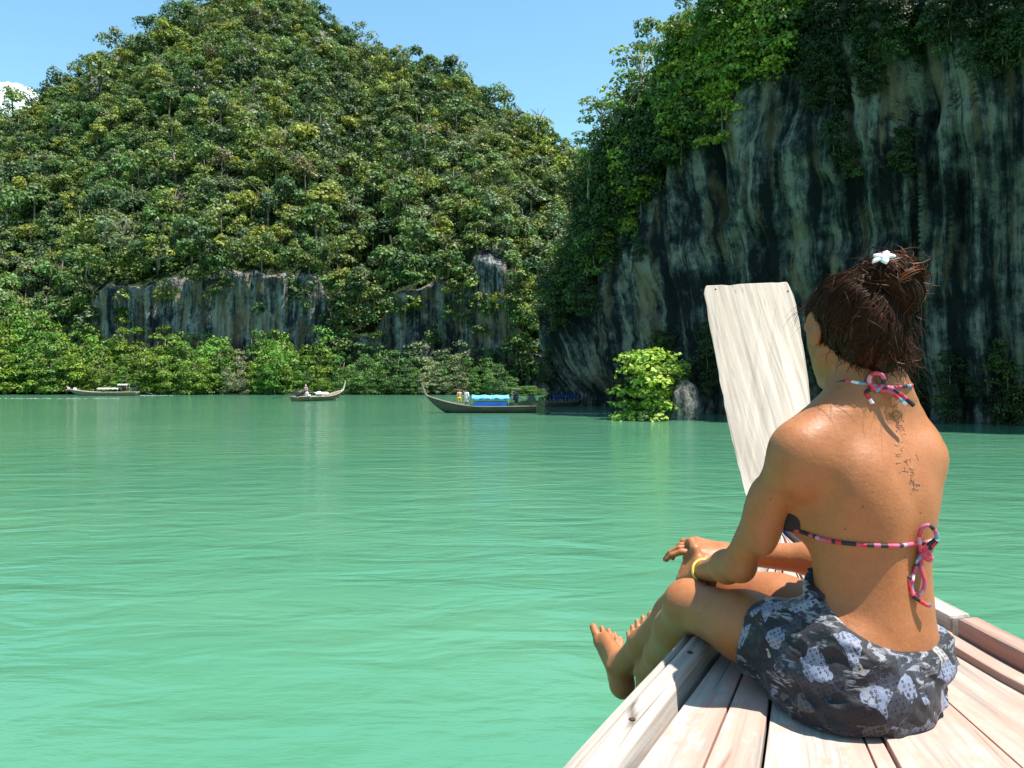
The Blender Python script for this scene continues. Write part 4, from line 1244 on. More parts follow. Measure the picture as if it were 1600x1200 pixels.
def skin_mat():
    m, nt, bs = mat_new('tanned_skin')
    v = coords(nt)
    n = noise(nt, v, 6, 5, .6); n2 = noise(nt, v, 140, 3, .6); n3 = noise(nt, v, 38, 4, .65)
    r = ramp(nt, [(.25, (.295, .103, .031)), (.75, (.345, .129, .042))], n)
    r3 = ramp(nt, [(.30, (.90, .86, .84)), (.62, (1.03, 1.03, 1.03))], n3)
    c = mixc(nt, r.outputs[0], r3.outputs[0], 1.0, 'MULTIPLY')
    mo = nt.nodes.new('ShaderNodeTexVoronoi'); mo.inputs['Scale'].default_value = 26; nt.links.new(v, mo.inputs['Vector'])
    mr_ = ramp(nt, [(.0, (.38, .30, .26)), (.045, (.45, .38, .34)), (.065, (1, 1, 1))], mo.outputs['Distance'])
    c = mixc(nt, c, mr_.outputs[0], .8, 'MULTIPLY')
    fr = noise(nt, v, 420, 2, .5); fr_ = ramp(nt, [(.35, (.90, .87, .85)), (.6, (1.04, 1.04, 1.04))], fr)
    c = mixc(nt, c, fr_.outputs[0], 1.0, 'MULTIPLY')
    nt.links.new(c, bs.inputs['Base Color'])
    ro = ramp(nt, [(.3, (.44,) * 3), (.7, (.60,) * 3)], n3); nt.links.new(ro.outputs[0], bs.inputs['Roughness']); bs.inputs['Specular IOR Level'].default_value = .42
    bs.inputs['Subsurface Weight'].default_value = .06
    bs.inputs['Subsurface Radius'].default_value = (1.0, .35, .18); bs.inputs['Subsurface Scale'].default_value = .012
    bs.inputs['Sheen Weight'].default_value = .03
    bump(nt, n2, .40, .0016, bs)
    return m
M['skin'] = skin_mat()
woman = empty('person', (.62, 1.45, DZ))
tag(woman, 'woman in a bikini top and patterned wrap seated on the bow deck, seen from behind', 'person')
WO = np.array([.62, 1.45, DZ])
def part(name, V, F, mat, parent=None, smooth=True):
    return link(name, np_mesh(name, np.asarray(V) - WO, F, mat, smooth), parent or woman)
body = part('body', BV, BQ, M['skin'])

# ---- wrap round the hips
def wrap_mat():
    m, nt, bs = mat_new('patterned_wrap')
    v = coords(nt, 'Object', (1, 1, 1), (.5, .3, .4))
    dn = nt.nodes.new('ShaderNodeTexNoise'); dn.inputs['Scale'].default_value = 22; nt.links.new(v, dn.inputs['Vector'])
    ad = nd(nt, 'ShaderNodeVectorMath', operation='MULTIPLY_ADD'); nt.links.new(dn.outputs['Color'], ad.inputs[0]); ad.inputs[1].default_value = (.045, .045, .045); nt.links.new(v, ad.inputs[2])
    vo = nt.nodes.new('ShaderNodeTexVoronoi'); vo.inputs['Scale'].default_value = 30; nt.links.new(ad.outputs[0], vo.inputs['Vector'])
    sp = nt.nodes.new('ShaderNodeSeparateColor'); nt.links.new(vo.outputs['Color'], sp.inputs[0])
    kind = ramp(nt, [(0, (.008, .008, .012)), (.38, (.026, .028, .042)), (.50, (.16, .18, .25)), (.63, (.010, .010, .015)), (.82, (.26, .25, .24)), (.93, (.06, .058, .062))], sp.outputs[0], 'CONSTANT')
    # grid of small rings printed in the pale patches
    def rings(scale):
        q = nt.nodes.new('ShaderNodeTexVoronoi'); q.inputs['Scale'].default_value = scale; q.inputs['Randomness'].default_value = .12; nt.links.new(v, q.inputs['Vector'])
        return ramp(nt, [(.0, (1, 1, 1)), (.16, (1, 1, 1)), (.20, (.06, .06, .08)), (.34, (.06, .06, .08)), (.38, (1, 1, 1))], q.outputs['Distance'])
    rg = rings(135)
    c1 = mixc(nt, kind.outputs[0], rg.outputs[0], .85, 'MULTIPLY')
    # brushy streaks
    st = noise(nt, coords(nt, 'Object', (26, 26, 120), (.6, .4, .2)), 1.0, 5, .65, .6)
    sf = ramp(nt, [(.52, (0, 0, 0)), (.58, (1, 1, 1))], st)
    gt = ramp(nt, [(.50, (0, 0, 0)), (.58, (1, 1, 1))], noise(nt, v, 11, 3))
    ms = nd(nt, 'ShaderNodeMath', operation='MULTIPLY'); nt.links.new(sf.outputs[0], ms.inputs[0]); nt.links.new(gt.outputs[0], ms.inputs[1])
    c2 = mixc(nt, c1, (.20, .205, .23), ms.outputs[0])
    st2 = noise(nt, coords(nt, 'Object', (90, 90, 34), (.2, .9, .7)), 1.0, 4, .6, .4)
    sf2 = ramp(nt, [(.58, (0, 0, 0)), (.63, (.95, .95, .95))], st2)
    c3 = mixc(nt, c2, (.014, .014, .018), sf2.outputs[0])
    nt.links.new(c3, bs.inputs['Base Color'])
    bs.inputs['Roughness'].default_value = .62; bs.inputs['Specular IOR Level'].default_value = .3; bs.inputs['Sheen Weight'].default_value = .1
    bump(nt, noise(nt, v, 30, 5, .6), .35, .012, bs)
    return m
M['wrap'] = wrap_mat()
def build_wrap():
    g = Grid((.36, 1.20, 1.99), (.96, 1.82, 2.36), .0040)
    F = g.new()
    dl = unit(KNL - HPL); dr = unit(KNR - HPR)
    tor = lambda p: torso(p) - .010
    stroke(g, F, (tor, np.array([.38, 1.25, 1.99]), np.array([.95, 1.72, 2.36])), .03)
    stroke(g, F, cap(HPL - dl * .02, HPL + dl * .21, .091, .083), .03)
    stroke(g, F, cap(HPR - dr * .02, HPR + dr * .17, .088, .083), .03)
    stroke(g, F, ell(B(.028, -.020, 2.050), (.136, .122, .066), np.stack([L_, F_, Z_], 1)), .04)
    p = g.pts((slice(0, g.n[0]), slice(0, g.n[1]), slice(0, g.n[2])))
    # gathered folds fanning from the front knot, and soft dents
    kn = np.array([.545, 1.50, 2.20])
    q = p - kn; rr_ = np.linalg.norm(q, axis=-1)
    th = np.arctan2(q[..., 2], np.hypot(q[..., 0], q[..., 1]) * np.sign(q[..., 1] - .4 * q[..., 0] + .02 + 1e-6))
    f1 = fbm(np.stack([p[..., 0] * 9 + p[..., 2] * 16, p[..., 1] * 9 - p[..., 2] * 12, p[..., 2] * 9], -1), 3, 41)
    f2 = np.abs(vnoise(np.stack([p[..., 0] * 26 + p[..., 2] * 30, p[..., 1] * 22 + p[..., 2] * 14, p[..., 2] * 8], -1), 45))
    f3 = np.abs(vnoise(np.stack([p[..., 0] * 13 - p[..., 2] * 34, p[..., 1] * 13 + p[..., 2] * 20, p[..., 2] * 6], -1), 47))
    F += (.0085 * f1 + .0075 * f2 + .0085 * f3 - .006).astype(np.float32)
    # waist edge: tilted plane; hems round the thighs; flat on the deck
    nz = unit(np.array([.386, -.441, 1.0]))
    we = (p - np.array([.640, 1.335, 2.142])) @ nz
    F = smax(F, we, .008)
    nl = unit(dl + np.array([0, 0, .10]))
    hl = (p - (HPL + dl * .155)) @ nl + .006 * f1
    hr = (p - (HPR + dr * .085)) @ dr
    side = (p - (HPL + HPR) / 2) @ unit(HPL - HPR)
    hem = np.where(side > .0, hl, np.maximum(hr, -1))
    F = smax(F, hem, .006)
    F = np.maximum(F, DZ + .002 - p[..., 2])
    return surface_nets(F.astype(np.float32), g.lo, g.h)
WV, WQ = build_wrap()
wrap = part('wrap_skirt', WV, WQ, M['wrap'])
# knot and loose ends of the wrap at the front left of the waist
kb = MB()
kc = np.array([.553, 1.425, 2.205]) - WO
kb.tube([kc + [-.010, .024, .004], kc + [-.008, .010, .012], kc + [0, -.004, .008], kc + [.004, -.010, -.004]], [.007, .011, .012, .008], 8)
kb.tube([kc + [-.008, .012, .010], kc + [-.024, .006, .006], kc + [-.028, .0, -.012], kc + [-.020, -.006, -.034]], [.006, .008, .008, .003], 8)
kb.build('wrap_knot', plain('dark_cloth', (.035, .022, .02), .7, .3), wrap, True)

# ---- bikini
def strap_mat():
    m, nt, bs = mat_new('bikini_print')
    at = nd(nt, 'ShaderNodeAttribute', attribute_name='run')
    vo = nt.nodes.new('ShaderNodeTexVoronoi'); vo.voronoi_dimensions = '1D'; vo.inputs['Scale'].default_value = 100.0
    nt.links.new(at.outputs['Fac'], vo.inputs['W'])
    sp = nt.nodes.new('ShaderNodeSeparateColor'); nt.links.new(vo.outputs['Color'], sp.inputs[0])
    r = ramp(nt, [(0, (.50, .05, .09)), (.22, (.012, .010, .014)), (.42, (.60, .58, .60)), (.52, (.42, .08, .16)), (.64, (.09, .28, .38)), (.72, (.48, .02, .03)), (.84, (.50, .22, .32)), (.91, (.02, .015, .02))], sp.outputs[0], 'CONSTANT')
    nt.links.new(r.outputs[0], bs.inputs['Base Color']); bs.inputs['Roughness'].default_value = .7
    return m
M['strap'] = strap_mat()
def ribbon(name, paths, r, parent, flat=1.0):
    b = MB(); run = []; off = 0.0
    for pts in paths:
        pts = [np.array(p, float) for p in pts]
        n0 = len(b.v); b.tube(pts, r, 8); s_ = 0.0
        for i, p in enumerate(pts):
            if i: s_ += np.linalg.norm(p - pts[i - 1])
            run += [s_ + off] * 8
        off += s_ + .37
    o = b.build(name, M['strap'], parent, True)
    a = o.data.attributes.new('run', 'FLOAT', 'POINT'); a.data.foreach_set('value', np.array(run, dtype=np.float32))
    return o
def on_skin(p, lift, tree=None):
    h = (tree or BODY_BVH).find_nearest(Vector(p))
    return np.array(h[0]) + np.array(h[1]) * lift
def cam_hit(px, py, lift=0.0):
    d = Vector(P(px, py, 1.0)) - Vector((0, 0, CAM_H)); d.normalize()
    h = BODY_BVH.ray_cast(Vector((0, 0, CAM_H)), d)
    if h[0] is None: return None
    return np.array(h[0]) + np.array(h[1]) * lift
top = empty('bikini_top'); top.parent = woman
band = []
# round the rib cage at the height of the knot
for a in np.linspace(-math.pi, math.pi, 90):
    zz = 2.318 - .0 * math.sin(a)
    p = B(.26 * math.sin(a), -.26 * math.cos(a), zz + .012 * max(0, -math.cos(a))); q = B(0, 0, p[2])
    h_ = TORSO_BVH.ray_cast(Vector(p), Vector(q - p).normalized())
    band.append(np.array(h_[0]) - unit(q - p) * .0020 - WO)
ribbon('strap', [band], .0038, top)
KN = cam_hit(1440, 866, .006); 
KN = B(-.012, -.11, 2.315) if KN is None else KN
kx = lambda px, py, o=0.0: P(px, py, KN[1] - .006 - o)
bow_paths = [
    smooth_path([kx(1440, 868), kx(1436, 845), kx(1440, 826, .006), kx(1452, 821, .010), kx(1462, 832, .010), kx(1463, 846, .006), kx(1452, 852), kx(1440, 866)], 30),
    smooth_path([kx(1438, 864), kx(1452, 850, .004), kx(1463, 843, .006), kx(1460, 850, .006), kx(1440, 868)], 14),
    smooth_path([kx(1438, 868), kx(1428, 895), kx(1424, 910, .004), kx(1420, 900, .004), kx(1423, 925, .004), kx(1436, 938, .006), kx(1450, 946, .006), kx(1454, 943, .006)], 26),
    smooth_path([kx(1440, 868), kx(1440, 890, .004), kx(1445, 910, .006), kx(1440, 926, .004), kx(1430, 930, .002), kx(1424, 915), kx(1430, 890), kx(1438, 870)], 26)]
ribbon('bow', [p - WO for p in bow_paths], .0036, top)
kb = [on_skin(KN, .004) - WO + np.array([0, -.002, 0])]
ribbon('knot', [[KN - WO + [-.008, 0, .006], KN - WO + [0, -.006, 0], KN - WO + [.008, -.002, -.006]]], .0075, top)
# halter strings to the nape, with their own bow
NK = B(-.002, -.072, 2.575)
h0 = cam_hit(1372, 605, .006)
nape = np.array([.672, 1.425, 2.585])
NKp = on_skin(nape, .006)
hal = []
for s_ in (1, -1):
    ctrl = [B(s_ * .085, .150, 2.40), B(s_ * .078, .11, 2.50), B(s_ * .070, .04, 2.565), B(s_ * .050, -.04, 2.585), NKp]
    hal.append([on_skin(p, .003, TORSO_BVH) - WO for p in smooth_path(ctrl, 36)])
ribbon('halter_string', hal, .0032, top)
nx = lambda px, py, o=0.0: P(px, py, NKp[1] - .004 - o)
ribbon('neck_bow', [smooth_path([nx(1370, 610), nx(1358, 596, .004), nx(1364, 584, .008), nx(1378, 586, .008), nx(1380, 600, .004), nx(1368, 612)], 20) - WO,
                    smooth_path([nx(1368, 606), nx(1390, 606, .004), nx(1408, 617, .008), nx(1428, 634, .012)], 14) - WO,
                    smooth_path([nx(1372, 610), nx(1392, 612, .004), nx(1404, 622, .008), nx(1416, 632, .010)], 14) - WO,
                    smooth_path([nx(1368, 606), nx(1354, 612, .002), nx(1358, 622, .003), nx(1364, 632, .003)], 12) - WO], .0038, top)
# cups
def cups():
    g = Grid((.36, 1.42, 2.25), (.90, 1.78, 2.50), .005)
    F = g.new()
    for s_ in (1, -1):
        stroke(g, F, ell(B(s_ * .077, .080, 2.351), (.0575, .0635, .0555), np.stack([L_, F_, Z_], 1)), .01)
    p = g.pts((slice(0, g.n[0]), slice(0, g.n[1]), slice(0, g.n[2])))
    v = (p - tc(2.37)) @ F_
    # the side edge of the cup
    u = np.abs((p - tc(2.37)) @ L_)
    F = np.maximum(F, .020 - v)
    F = np.maximum(F, ((p[..., 2] - 2.345) * 1.25 + np.abs(u - .090) - .062) * .6)
    F = np.maximum(F, 2.318 - p[..., 2])
    return surface_nets(F.astype(np.float32), g.lo, g.h)
cv_, cq_ = cups()
part('cup', cv_, cq_, plain('dark_brown_cloth', (.022, .014, .014), .75, .3, .3, 60), top)

# ---- yellow wrist band and ring
def ring_of(name, c, axis, r, tr, mat, parent=None, fit=True):
    x = unit(np.cross(axis, [0.1, .2, 1.0])); y = unit(np.cross(axis, x)); pts = []
    for t in np.linspace(0, 2 * np.pi, 33):
        p = c + r * (math.cos(t) * x + math.sin(t) * y * .96)
        pts.append(p - WO)
    b = MB(); b.tube(pts, tr, 8, False); return b.build(name, mat, parent, True)
wx = unit(WRL - ELL_)
o = ring_of('wrist_band', WRL - wx * .010, wx, .0265, .0034, plain('yellow_rubber', (.62, .52, .10), .55, .4, .1))
o.location = WO; tag(o, 'yellow band round the left wrist of the seated woman', 'wristband')

# ---- tattoo: a fine vine of strokes running down the spine, lying on the skin
def tattoo():
    b = MB(); r = np.random.default_rng(12)
    line = [(1398, 640), (1404, 665), (1410, 690), (1416, 715), (1424, 740), (1429, 768)]
    for k in range(46):
        t = r.random() ** 1.1; i = t * (len(line) - 1); a = min(int(i), len(line) - 2); f = i - a
        cx = line[a][0] * (1 - f) + line[a + 1][0] * f + r.normal() * (7 if t < .7 else 3.5); cy = line[a][1] * (1 - f) + line[a + 1][1] * f
        ang = r.random() * 6.283; pts = []
        for s_ in range(6):
            p = cam_hit(cx, cy, .0004)
            if p is None: break
            pts.append(p - WO); cx += math.cos(ang) * 2.4; cy += math.sin(ang) * 2.4; ang += r.normal() * 1.0
        if len(pts) > 3: b.tube(pts, .00042, 4)
    m, nt, bs = mat_new('faded_ink'); bs.inputs['Base Color'].default_value = (.20, .095, .055, 1); bs.inputs['Roughness'].default_value = .6
    if b.v: b.build('tattoo', m, body, True)
tattoo()

# ---- hair
def hair_mat():
    m, nt, bs = mat_new('dark_brown_hair')
    n = noise(nt, coords(nt), 60, 3)
    at = nd(nt, 'ShaderNodeAttribute', attribute_name='tone')
    r = ramp(nt, [(0, (.008, .0035, .0022)), (.55, (.032, .011, .005)), (1, (.13, .042, .014))], at.outputs['Fac'])
    nt.links.new(r.outputs[0], bs.inputs['Base Color'])
    bs.inputs['Roughness'].default_value = .42; bs.inputs['Specular IOR Level'].default_value = .28; bs.inputs['Specular Tint'].default_value = (1.0, .62, .42, 1)
    return m
M['hair'] = hair_mat()
BUN = np.array([.682, 1.452, 2.780])
def hair_field():
    g = Grid((.50, 1.30, 2.50), (.86, 1.70, 2.90), .0042)
    F = g.new()
    stroke(g, F, ell(Hd(0.002, -.014, .000), (.0735, .093, .081), HR_), .02)
    stroke(g, F, ell(Hd(.002, -.056, -.034), (.058, .052, .075), HR_), .035)
    stroke(g, F, cap(Hd(-.006, -.050, -.060), Hd(-.010, -.036, -.128), .050, .037), .03)
    stroke(g, F, ell(BUN, (.044, .046, .041)), .010)
    stroke(g, F, ell(BUN + [.016, -.016, -.026], (.034, .036, .036)), .02)
    stroke(g, F, ell(BUN + [-.012, .01, .018], (.036, .032, .026)), .02)
    p = g.pts((slice(0, g.n[0]), slice(0, g.n[1]), slice(0, g.n[2])))
    q = (p - HC) @ HR_
    # leave face, ears and neck free
    face = .030 - q[..., 1] - .35 * np.maximum(q[..., 2] - .02, 0) * -1.0
    cut = q[..., 1] - (.050 + .45 * np.maximum(q[..., 2] - .0, 0))
    F = smax(F, cut, .012)
    ear = np.linalg.norm((p - Hd(.088, .004, -.026)) / np.array([1, 1, 1]), axis=-1) - .030
    F = smax(F, -ear, .012)
    low = (-.070 - q[..., 2]) - .85 * np.maximum(-q[..., 1] - .015, 0) - .25 * np.maximum(-q[..., 0], 0) + .012 * fbm(q * 55, 3, 52)
    F = smax(F, low, .015)
    n = fbm(np.stack([q[..., 0] * 60, q[..., 1] * 22, q[..., 2] * 22], -1), 3, 51)
    F += (.0045 * n).astype(np.float32)
    return surface_nets(F.astype(np.float32), g.lo, g.h)
HV, HQ = hair_field()
hair_me_o = part('hair', HV, HQ, M['hair'])
ta = hair_me_o.data.attributes.new('tone', 'FLOAT', 'POINT'); ta.data.foreach_set('value', (.22 + .12 * vnoise(HV * 40, 2)).astype(np.float32))
HB = bvh_of(HV, HQ)
class Strands:
    def __init__(s): s.V = []; s.F = []; s.T = []; s.n = 0
    def add(s, pts, w_, tone):
        pts = np.array(pts); k = len(pts)
        if k < 3: return
        t = np.gradient(pts, axis=0); t /= np.linalg.norm(t, axis=1, keepdims=True) + 1e-9
        ref = np.array([.3, -.8, .5]); a = np.cross(t, ref); a /= np.linalg.norm(a, axis=1, keepdims=True) + 1e-9
        b = np.cross(t, a)
        wd = w_ * np.sin(np.linspace(.35, 2.95, k))[:, None]
        for m_ in range(3):
            an = 2 * math.pi * m_ / 3; s.V.append(pts + wd * (math.cos(an) * a + math.sin(an) * b))
        base = s.n
        for m_ in range(3):
            for i in range(k - 1):
                s.F.append((base + m_ * k + i, base + ((m_ + 1) % 3) * k + i, base + ((m_ + 1) % 3) * k + i + 1, base + m_ * k + i + 1))
        s.T += [tone] * (3 * k); s.n += 3 * k
    def build(s, name, parent):
        o = part(name, np.concatenate(s.V), np.array(s.F), M['hair'], parent)
        a = o.data.attributes.new('tone', 'FLOAT', 'POINT'); a.data.foreach_set('value', np.array(s.T, dtype=np.float32)); return o
hr_ = np.random.default_rng(77)
st = Strands()
def near_hair(p):
    h = HB.find_nearest(Vector(p)); return np.array(h[0]), np.array(h[1])
# combed up from the hairline and nape into the bun
pick = HV[hr_.choice(len(HV), 2600)]
for p in pick:
    tone = float(np.clip(.26 + .20 * hr_.normal(), 0, 1)); off = .0006 + .0035 * hr_.random() ** 2
    pts = []; ph = hr_.random() * 6.28
    q = p.copy()
    wob = hr_.normal(size=3) * .35
    for k in range(11):
        s_, n = near_hair(q); q = s_ + n * (off * math.sin(.25 + k * .27))
        pts.append(q.copy())
        d = (BUN + [0, -.01, 0]) - q; dist = np.linalg.norm(d); d /= dist + 1e-9
        d = d + wob * .5; d = d - n * np.dot(d, n); d /= np.linalg.norm(d) + 1e-9
        if dist < .036: d = unit(np.cross(n, d) + .3 * d)
        q = q + d * .0085
    st.add(pts, .0006 + .0005 * hr_.random(), tone)
# coils of the messy bun, sunlight put into their lighter tone
for k in range(300):
    ax = unit(hr_.normal(size=3) + np.array([.2, -.9, .3])); x = unit(np.cross(ax, hr_.normal(size=3))); y = np.cross(ax, x)
    c = BUN + hr_.normal(size=3) * np.array([.016, .012, .014]); r0 = .020 + .020 * hr_.random(); a0 = hr_.random() * 6.28; sw = 1.5 + 2.6 * hr_.random()
    pts = [c + r0 * (1 + .12 * math.sin(3 * t)) * (math.cos(a0 + t) * x + math.sin(a0 + t) * y * .9) + ax * .012 * t / sw for t in np.linspace(0, sw, 14)]
    st.add(pts, .0007 + .0005 * hr_.random(), float(np.clip(.60 + .28 * hr_.normal(), 0, 1)))
# loose curls falling behind the neck on the right, and flyaways all round
for k in range(95):
    b0 = Hd(-.050 - .03 * hr_.random(), -.075 + .05 * hr_.normal() * .6, -.02 - .05 * hr_.random()); b0, n = near_hair(b0)
    L0 = .035 + .06 * hr_.random(); ph = hr_.random() * 6.28; am = .004 + .008 * hr_.random(); fq = 1.5 + 2.5 * hr_.random(); dr = hr_.normal(size=3) * .22 + np.array([.10, -.05, -1.0])
    pts = [b0 + dr * L0 * t + am * t * (math.cos(ph + fq * 3 * t) * np.array([1, .2, 0]) + math.sin(ph + fq * 3 * t) * np.array([0, 1, .1])) for t in np.linspace(0, 1, 12)]
    st.add(pts, .0005 + .0004 * hr_.random(), float(np.clip(.4 + .25 * hr_.normal(), 0, 1)))
for k in range(90):
    p = HV[hr_.integers(len(HV))]; s_, n = near_hair(p)
    if s_[2] < 2.60 and hr_.random() < .6: continue
    t0 = unit(np.cross(n, hr_.normal(size=3))); L0 = .018 + .05 * hr_.random() ** 2; g0 = hr_.normal(size=3) * .35
    pts = [s_ + (n * (.55 * t - .25 * t * t) + t0 * t * .9 + g0 * t * t * .6 + np.array([0, 0, -.35 * t * t])) * L0 for t in np.linspace(0, 1, 9)]
    st.add(pts, .0004, float(np.clip(.5 + .25 * hr_.normal(), 0, 1)))
# wisps that stand off the left temple and the long shadow-casting ones at the nape
for k in range(12):
    b0, n = near_hair(Hd(.085, .012, .01 + .04 * hr_.normal() * .5)); d = unit(np.array([-.85, .15, .05 - .55 * hr_.random()]) + hr_.normal(size=3) * .25); L0 = .025 + .035 * hr_.random()
    st.add([b0 + d * L0 * t + np.array([0, 0, -.02]) * t * t + np.array([0, 0, .012]) * math.sin(t * 3) for t in np.linspace(0, 1, 9)], .00035, .45)
for k in range(30):
    b0, n = near_hair(Hd(-.05, -.05, -.08)); d = unit(np.array([.75, -.25, -.3]) + hr_.normal(size=3) * .45); L0 = .02 + .03 * hr_.random(); ph = hr_.random() * 6
    st.add([b0 + d * L0 * t + .006 * np.array([math.cos(ph + 5 * t), 0, math.sin(ph + 5 * t)]) for t in np.linspace(0, 1, 10)], .0006, .5)
for k in range(60):
    d = unit(np.array([.8, -.1, .1]) + hr_.normal(size=3) * .5); c = BUN + d * .035; ph = hr_.random() * 6; L0 = .018 + .032 * hr_.random()
    st.add([c + d * L0 * t + .007 * t * np.array([math.cos(ph + 4 * t), 0, math.sin(ph + 4 * t)]) for t in np.linspace(0, 1, 10)], .0007, float(np.clip(.65 + .2 * hr_.normal(), 0, 1)))  # wisps off the bun, with the same painted sunlit tone
low_v = HV[(HV[:, 2] < HC[2] - .055) & (HV[:, 1] < HC[1] + .01)]
for k in range(170):
    b0 = low_v[hr_.integers(len(low_v))]; s_, n = near_hair(b0); L0 = .008 + .028 * hr_.random() ** 2
    d = unit(np.array([.12, -.10, -1.0]) + hr_.normal(size=3) * .22); ph = hr_.random() * 6; cu = hr_.normal(size=3) * .5
    st.add([s_ + n * .0015 + d * L0 * t + cu * L0 * t * t * .5 + .0025 * math.sin(ph + 6 * t) * np.array([1, .3, 0]) for t in np.linspace(0, 1, 10)], .0005 + .0004 * hr_.random(), float(np.clip(.32 + .25 * hr_.normal(), 0, 1)))
# thick twisted locks that make up the bun, toned lighter as if sunlit
for k in range(46):
    ax = unit(hr_.normal(size=3) * .8 + np.array([.1, -.8, .5])); x = unit(np.cross(ax, hr_.normal(size=3))); y = np.cross(ax, x)
    c0 = BUN + hr_.normal(size=3) * .010; r0 = .034 + .014 * hr_.random(); a0 = hr_.random() * 6.28; sw = 1.2 + 2.2 * hr_.random(); tn = float(np.clip(.62 + .25 * hr_.normal(), 0, 1))
    for j in range(9):
        o_ = hr_.normal(size=3) * .0022
        st.add([c0 + o_ + r0 * (math.cos(a0 + t) * x + math.sin(a0 + t) * y) + ax * .014 * t / sw + .0012 * math.sin(5 * t + j) * ax for t in np.linspace(0, sw, 14)], .0008, float(np.clip(tn + .12 * hr_.normal(), 0, 1)))
st.build('strands', hair_me_o)
# white flower-shaped clip on the bun
def clip():
    m = plain('white_plastic', (.80, .80, .78), .35, .5, .05)
    b = MB(); c = P(1380, 404, 1.412)
    nrm = unit(np.array([-.40, -.55, .80])); x = unit(np.cross(nrm, [0, .3, 1.0])); y = np.cross(nrm, x)
    for k in range(5):
        a = k * 1.2566 + .5; d = math.cos(a) * x + math.sin(a) * y; e = -math.sin(a) * x + math.cos(a) * y
        prof = [(0, .003, 0), (.006, .006, .002), (.012, .0075, .004), (.017, .0055, .003), (.0205, .0018, .001)]
        V = []
        for (r_, w_, z_) in prof:
            V += [c + d * r_ + e * w_ + nrm * z_ - WO, c + d * r_ + nrm * (z_ + .0025) - WO, c + d * r_ - e * w_ + nrm * z_ - WO, c + d * r_ + nrm * (z_ - .0015) - WO]
        F = [(i * 4 + j, i * 4 + (j + 1) % 4, i * 4 + 4 + (j + 1) % 4, i * 4 + 4 + j) for i in range(4) for j in range(4)] + [(3, 2, 1, 0), (16, 17, 18, 19)]
        b.add(V, F)
    b.tube([c - nrm * .002 - WO, c + nrm * .006 - WO], [.006, .004], 10)
    o = b.build('hair_clip', m, None, True); o.location = WO
    tag(o, 'white flower hair clip fixed on the messy bun of the seated woman', 'hair clip')
clip()
# ================================================================== BOATS OUT ON THE BAY
def hullpaint(name, c, c2):
    m, nt, bs = mat_new(name)
    n = noise(nt, coords(nt, 'Object', (.7, 3, 6)), 1.6, 5, .65)
    r = ramp(nt, [(.35, c), (.68, c2)], n); nt.links.new(r.outputs[0], bs.inputs['Base Color'])
    bs.inputs['Roughness'].default_value = .6; return m
M['hull_dark'] = hullpaint('dark_hull', (.035, .030, .022), (.085, .065, .045))
M['hull_tan'] = hullpaint('tan_hull', (.13, .09, .055), (.24, .18, .12))
M['hull_grey'] = hullpaint('weathered_hull', (.10, .065, .04), (.20, .14, .09))
M['trim_pale'] = plain('pale_timber', (.38, .33, .26), .7, .3)
M['trim_grey'] = plain('grey_timber', (.17, .15, .12), .7, .3)
M['metal_dark'] = plain('engine_metal', (.06, .055, .055), .45, .5, .3, 8, .4)
M['pipe'] = plain('galvanised_pipe', (.40, .40, .38), .4, .5)
M['tarp_light'] = plain('light_blue_tarp', (.10, .38, .66), .5, .4, .2, 3)
M['tarp_blue'] = plain('blue_tarp', (.015, .10, .42), .5, .4, .25, 3)
M['cover_blue'] = plain('dark_blue_cover', (.008, .035, .15), .6, .3, .25, 3)
M['roof_pale'] = plain('pale_roof_sheet', (.50, .49, .45), .6, .3)
M['white_cloth'] = plain('white_cloth', (.78, .76, .74), .8, .2, .06)
M['pink_cloth'] = plain('pink_cloth', (.62, .28, .30), .8, .2, .2)
M['yellow_cloth'] = plain('yellow_cloth', (.70, .50, .05), .8, .2, .1)
M['red_cloth'] = plain('red_cloth', (.45, .05, .04), .8, .2, .1)
M['dark_cloth2'] = plain('navy_cloth', (.03, .035, .06), .8, .2, .1)
M['hair_dark'] = plain('black_hair', (.012, .009, .008), .5, .4)
M['skin_far'] = plain('brown_skin', (.34, .17, .10), .6, .3, .1)
M['skin_pale'] = plain('fair_skin', (.55, .32, .22), .6, .3, .1)

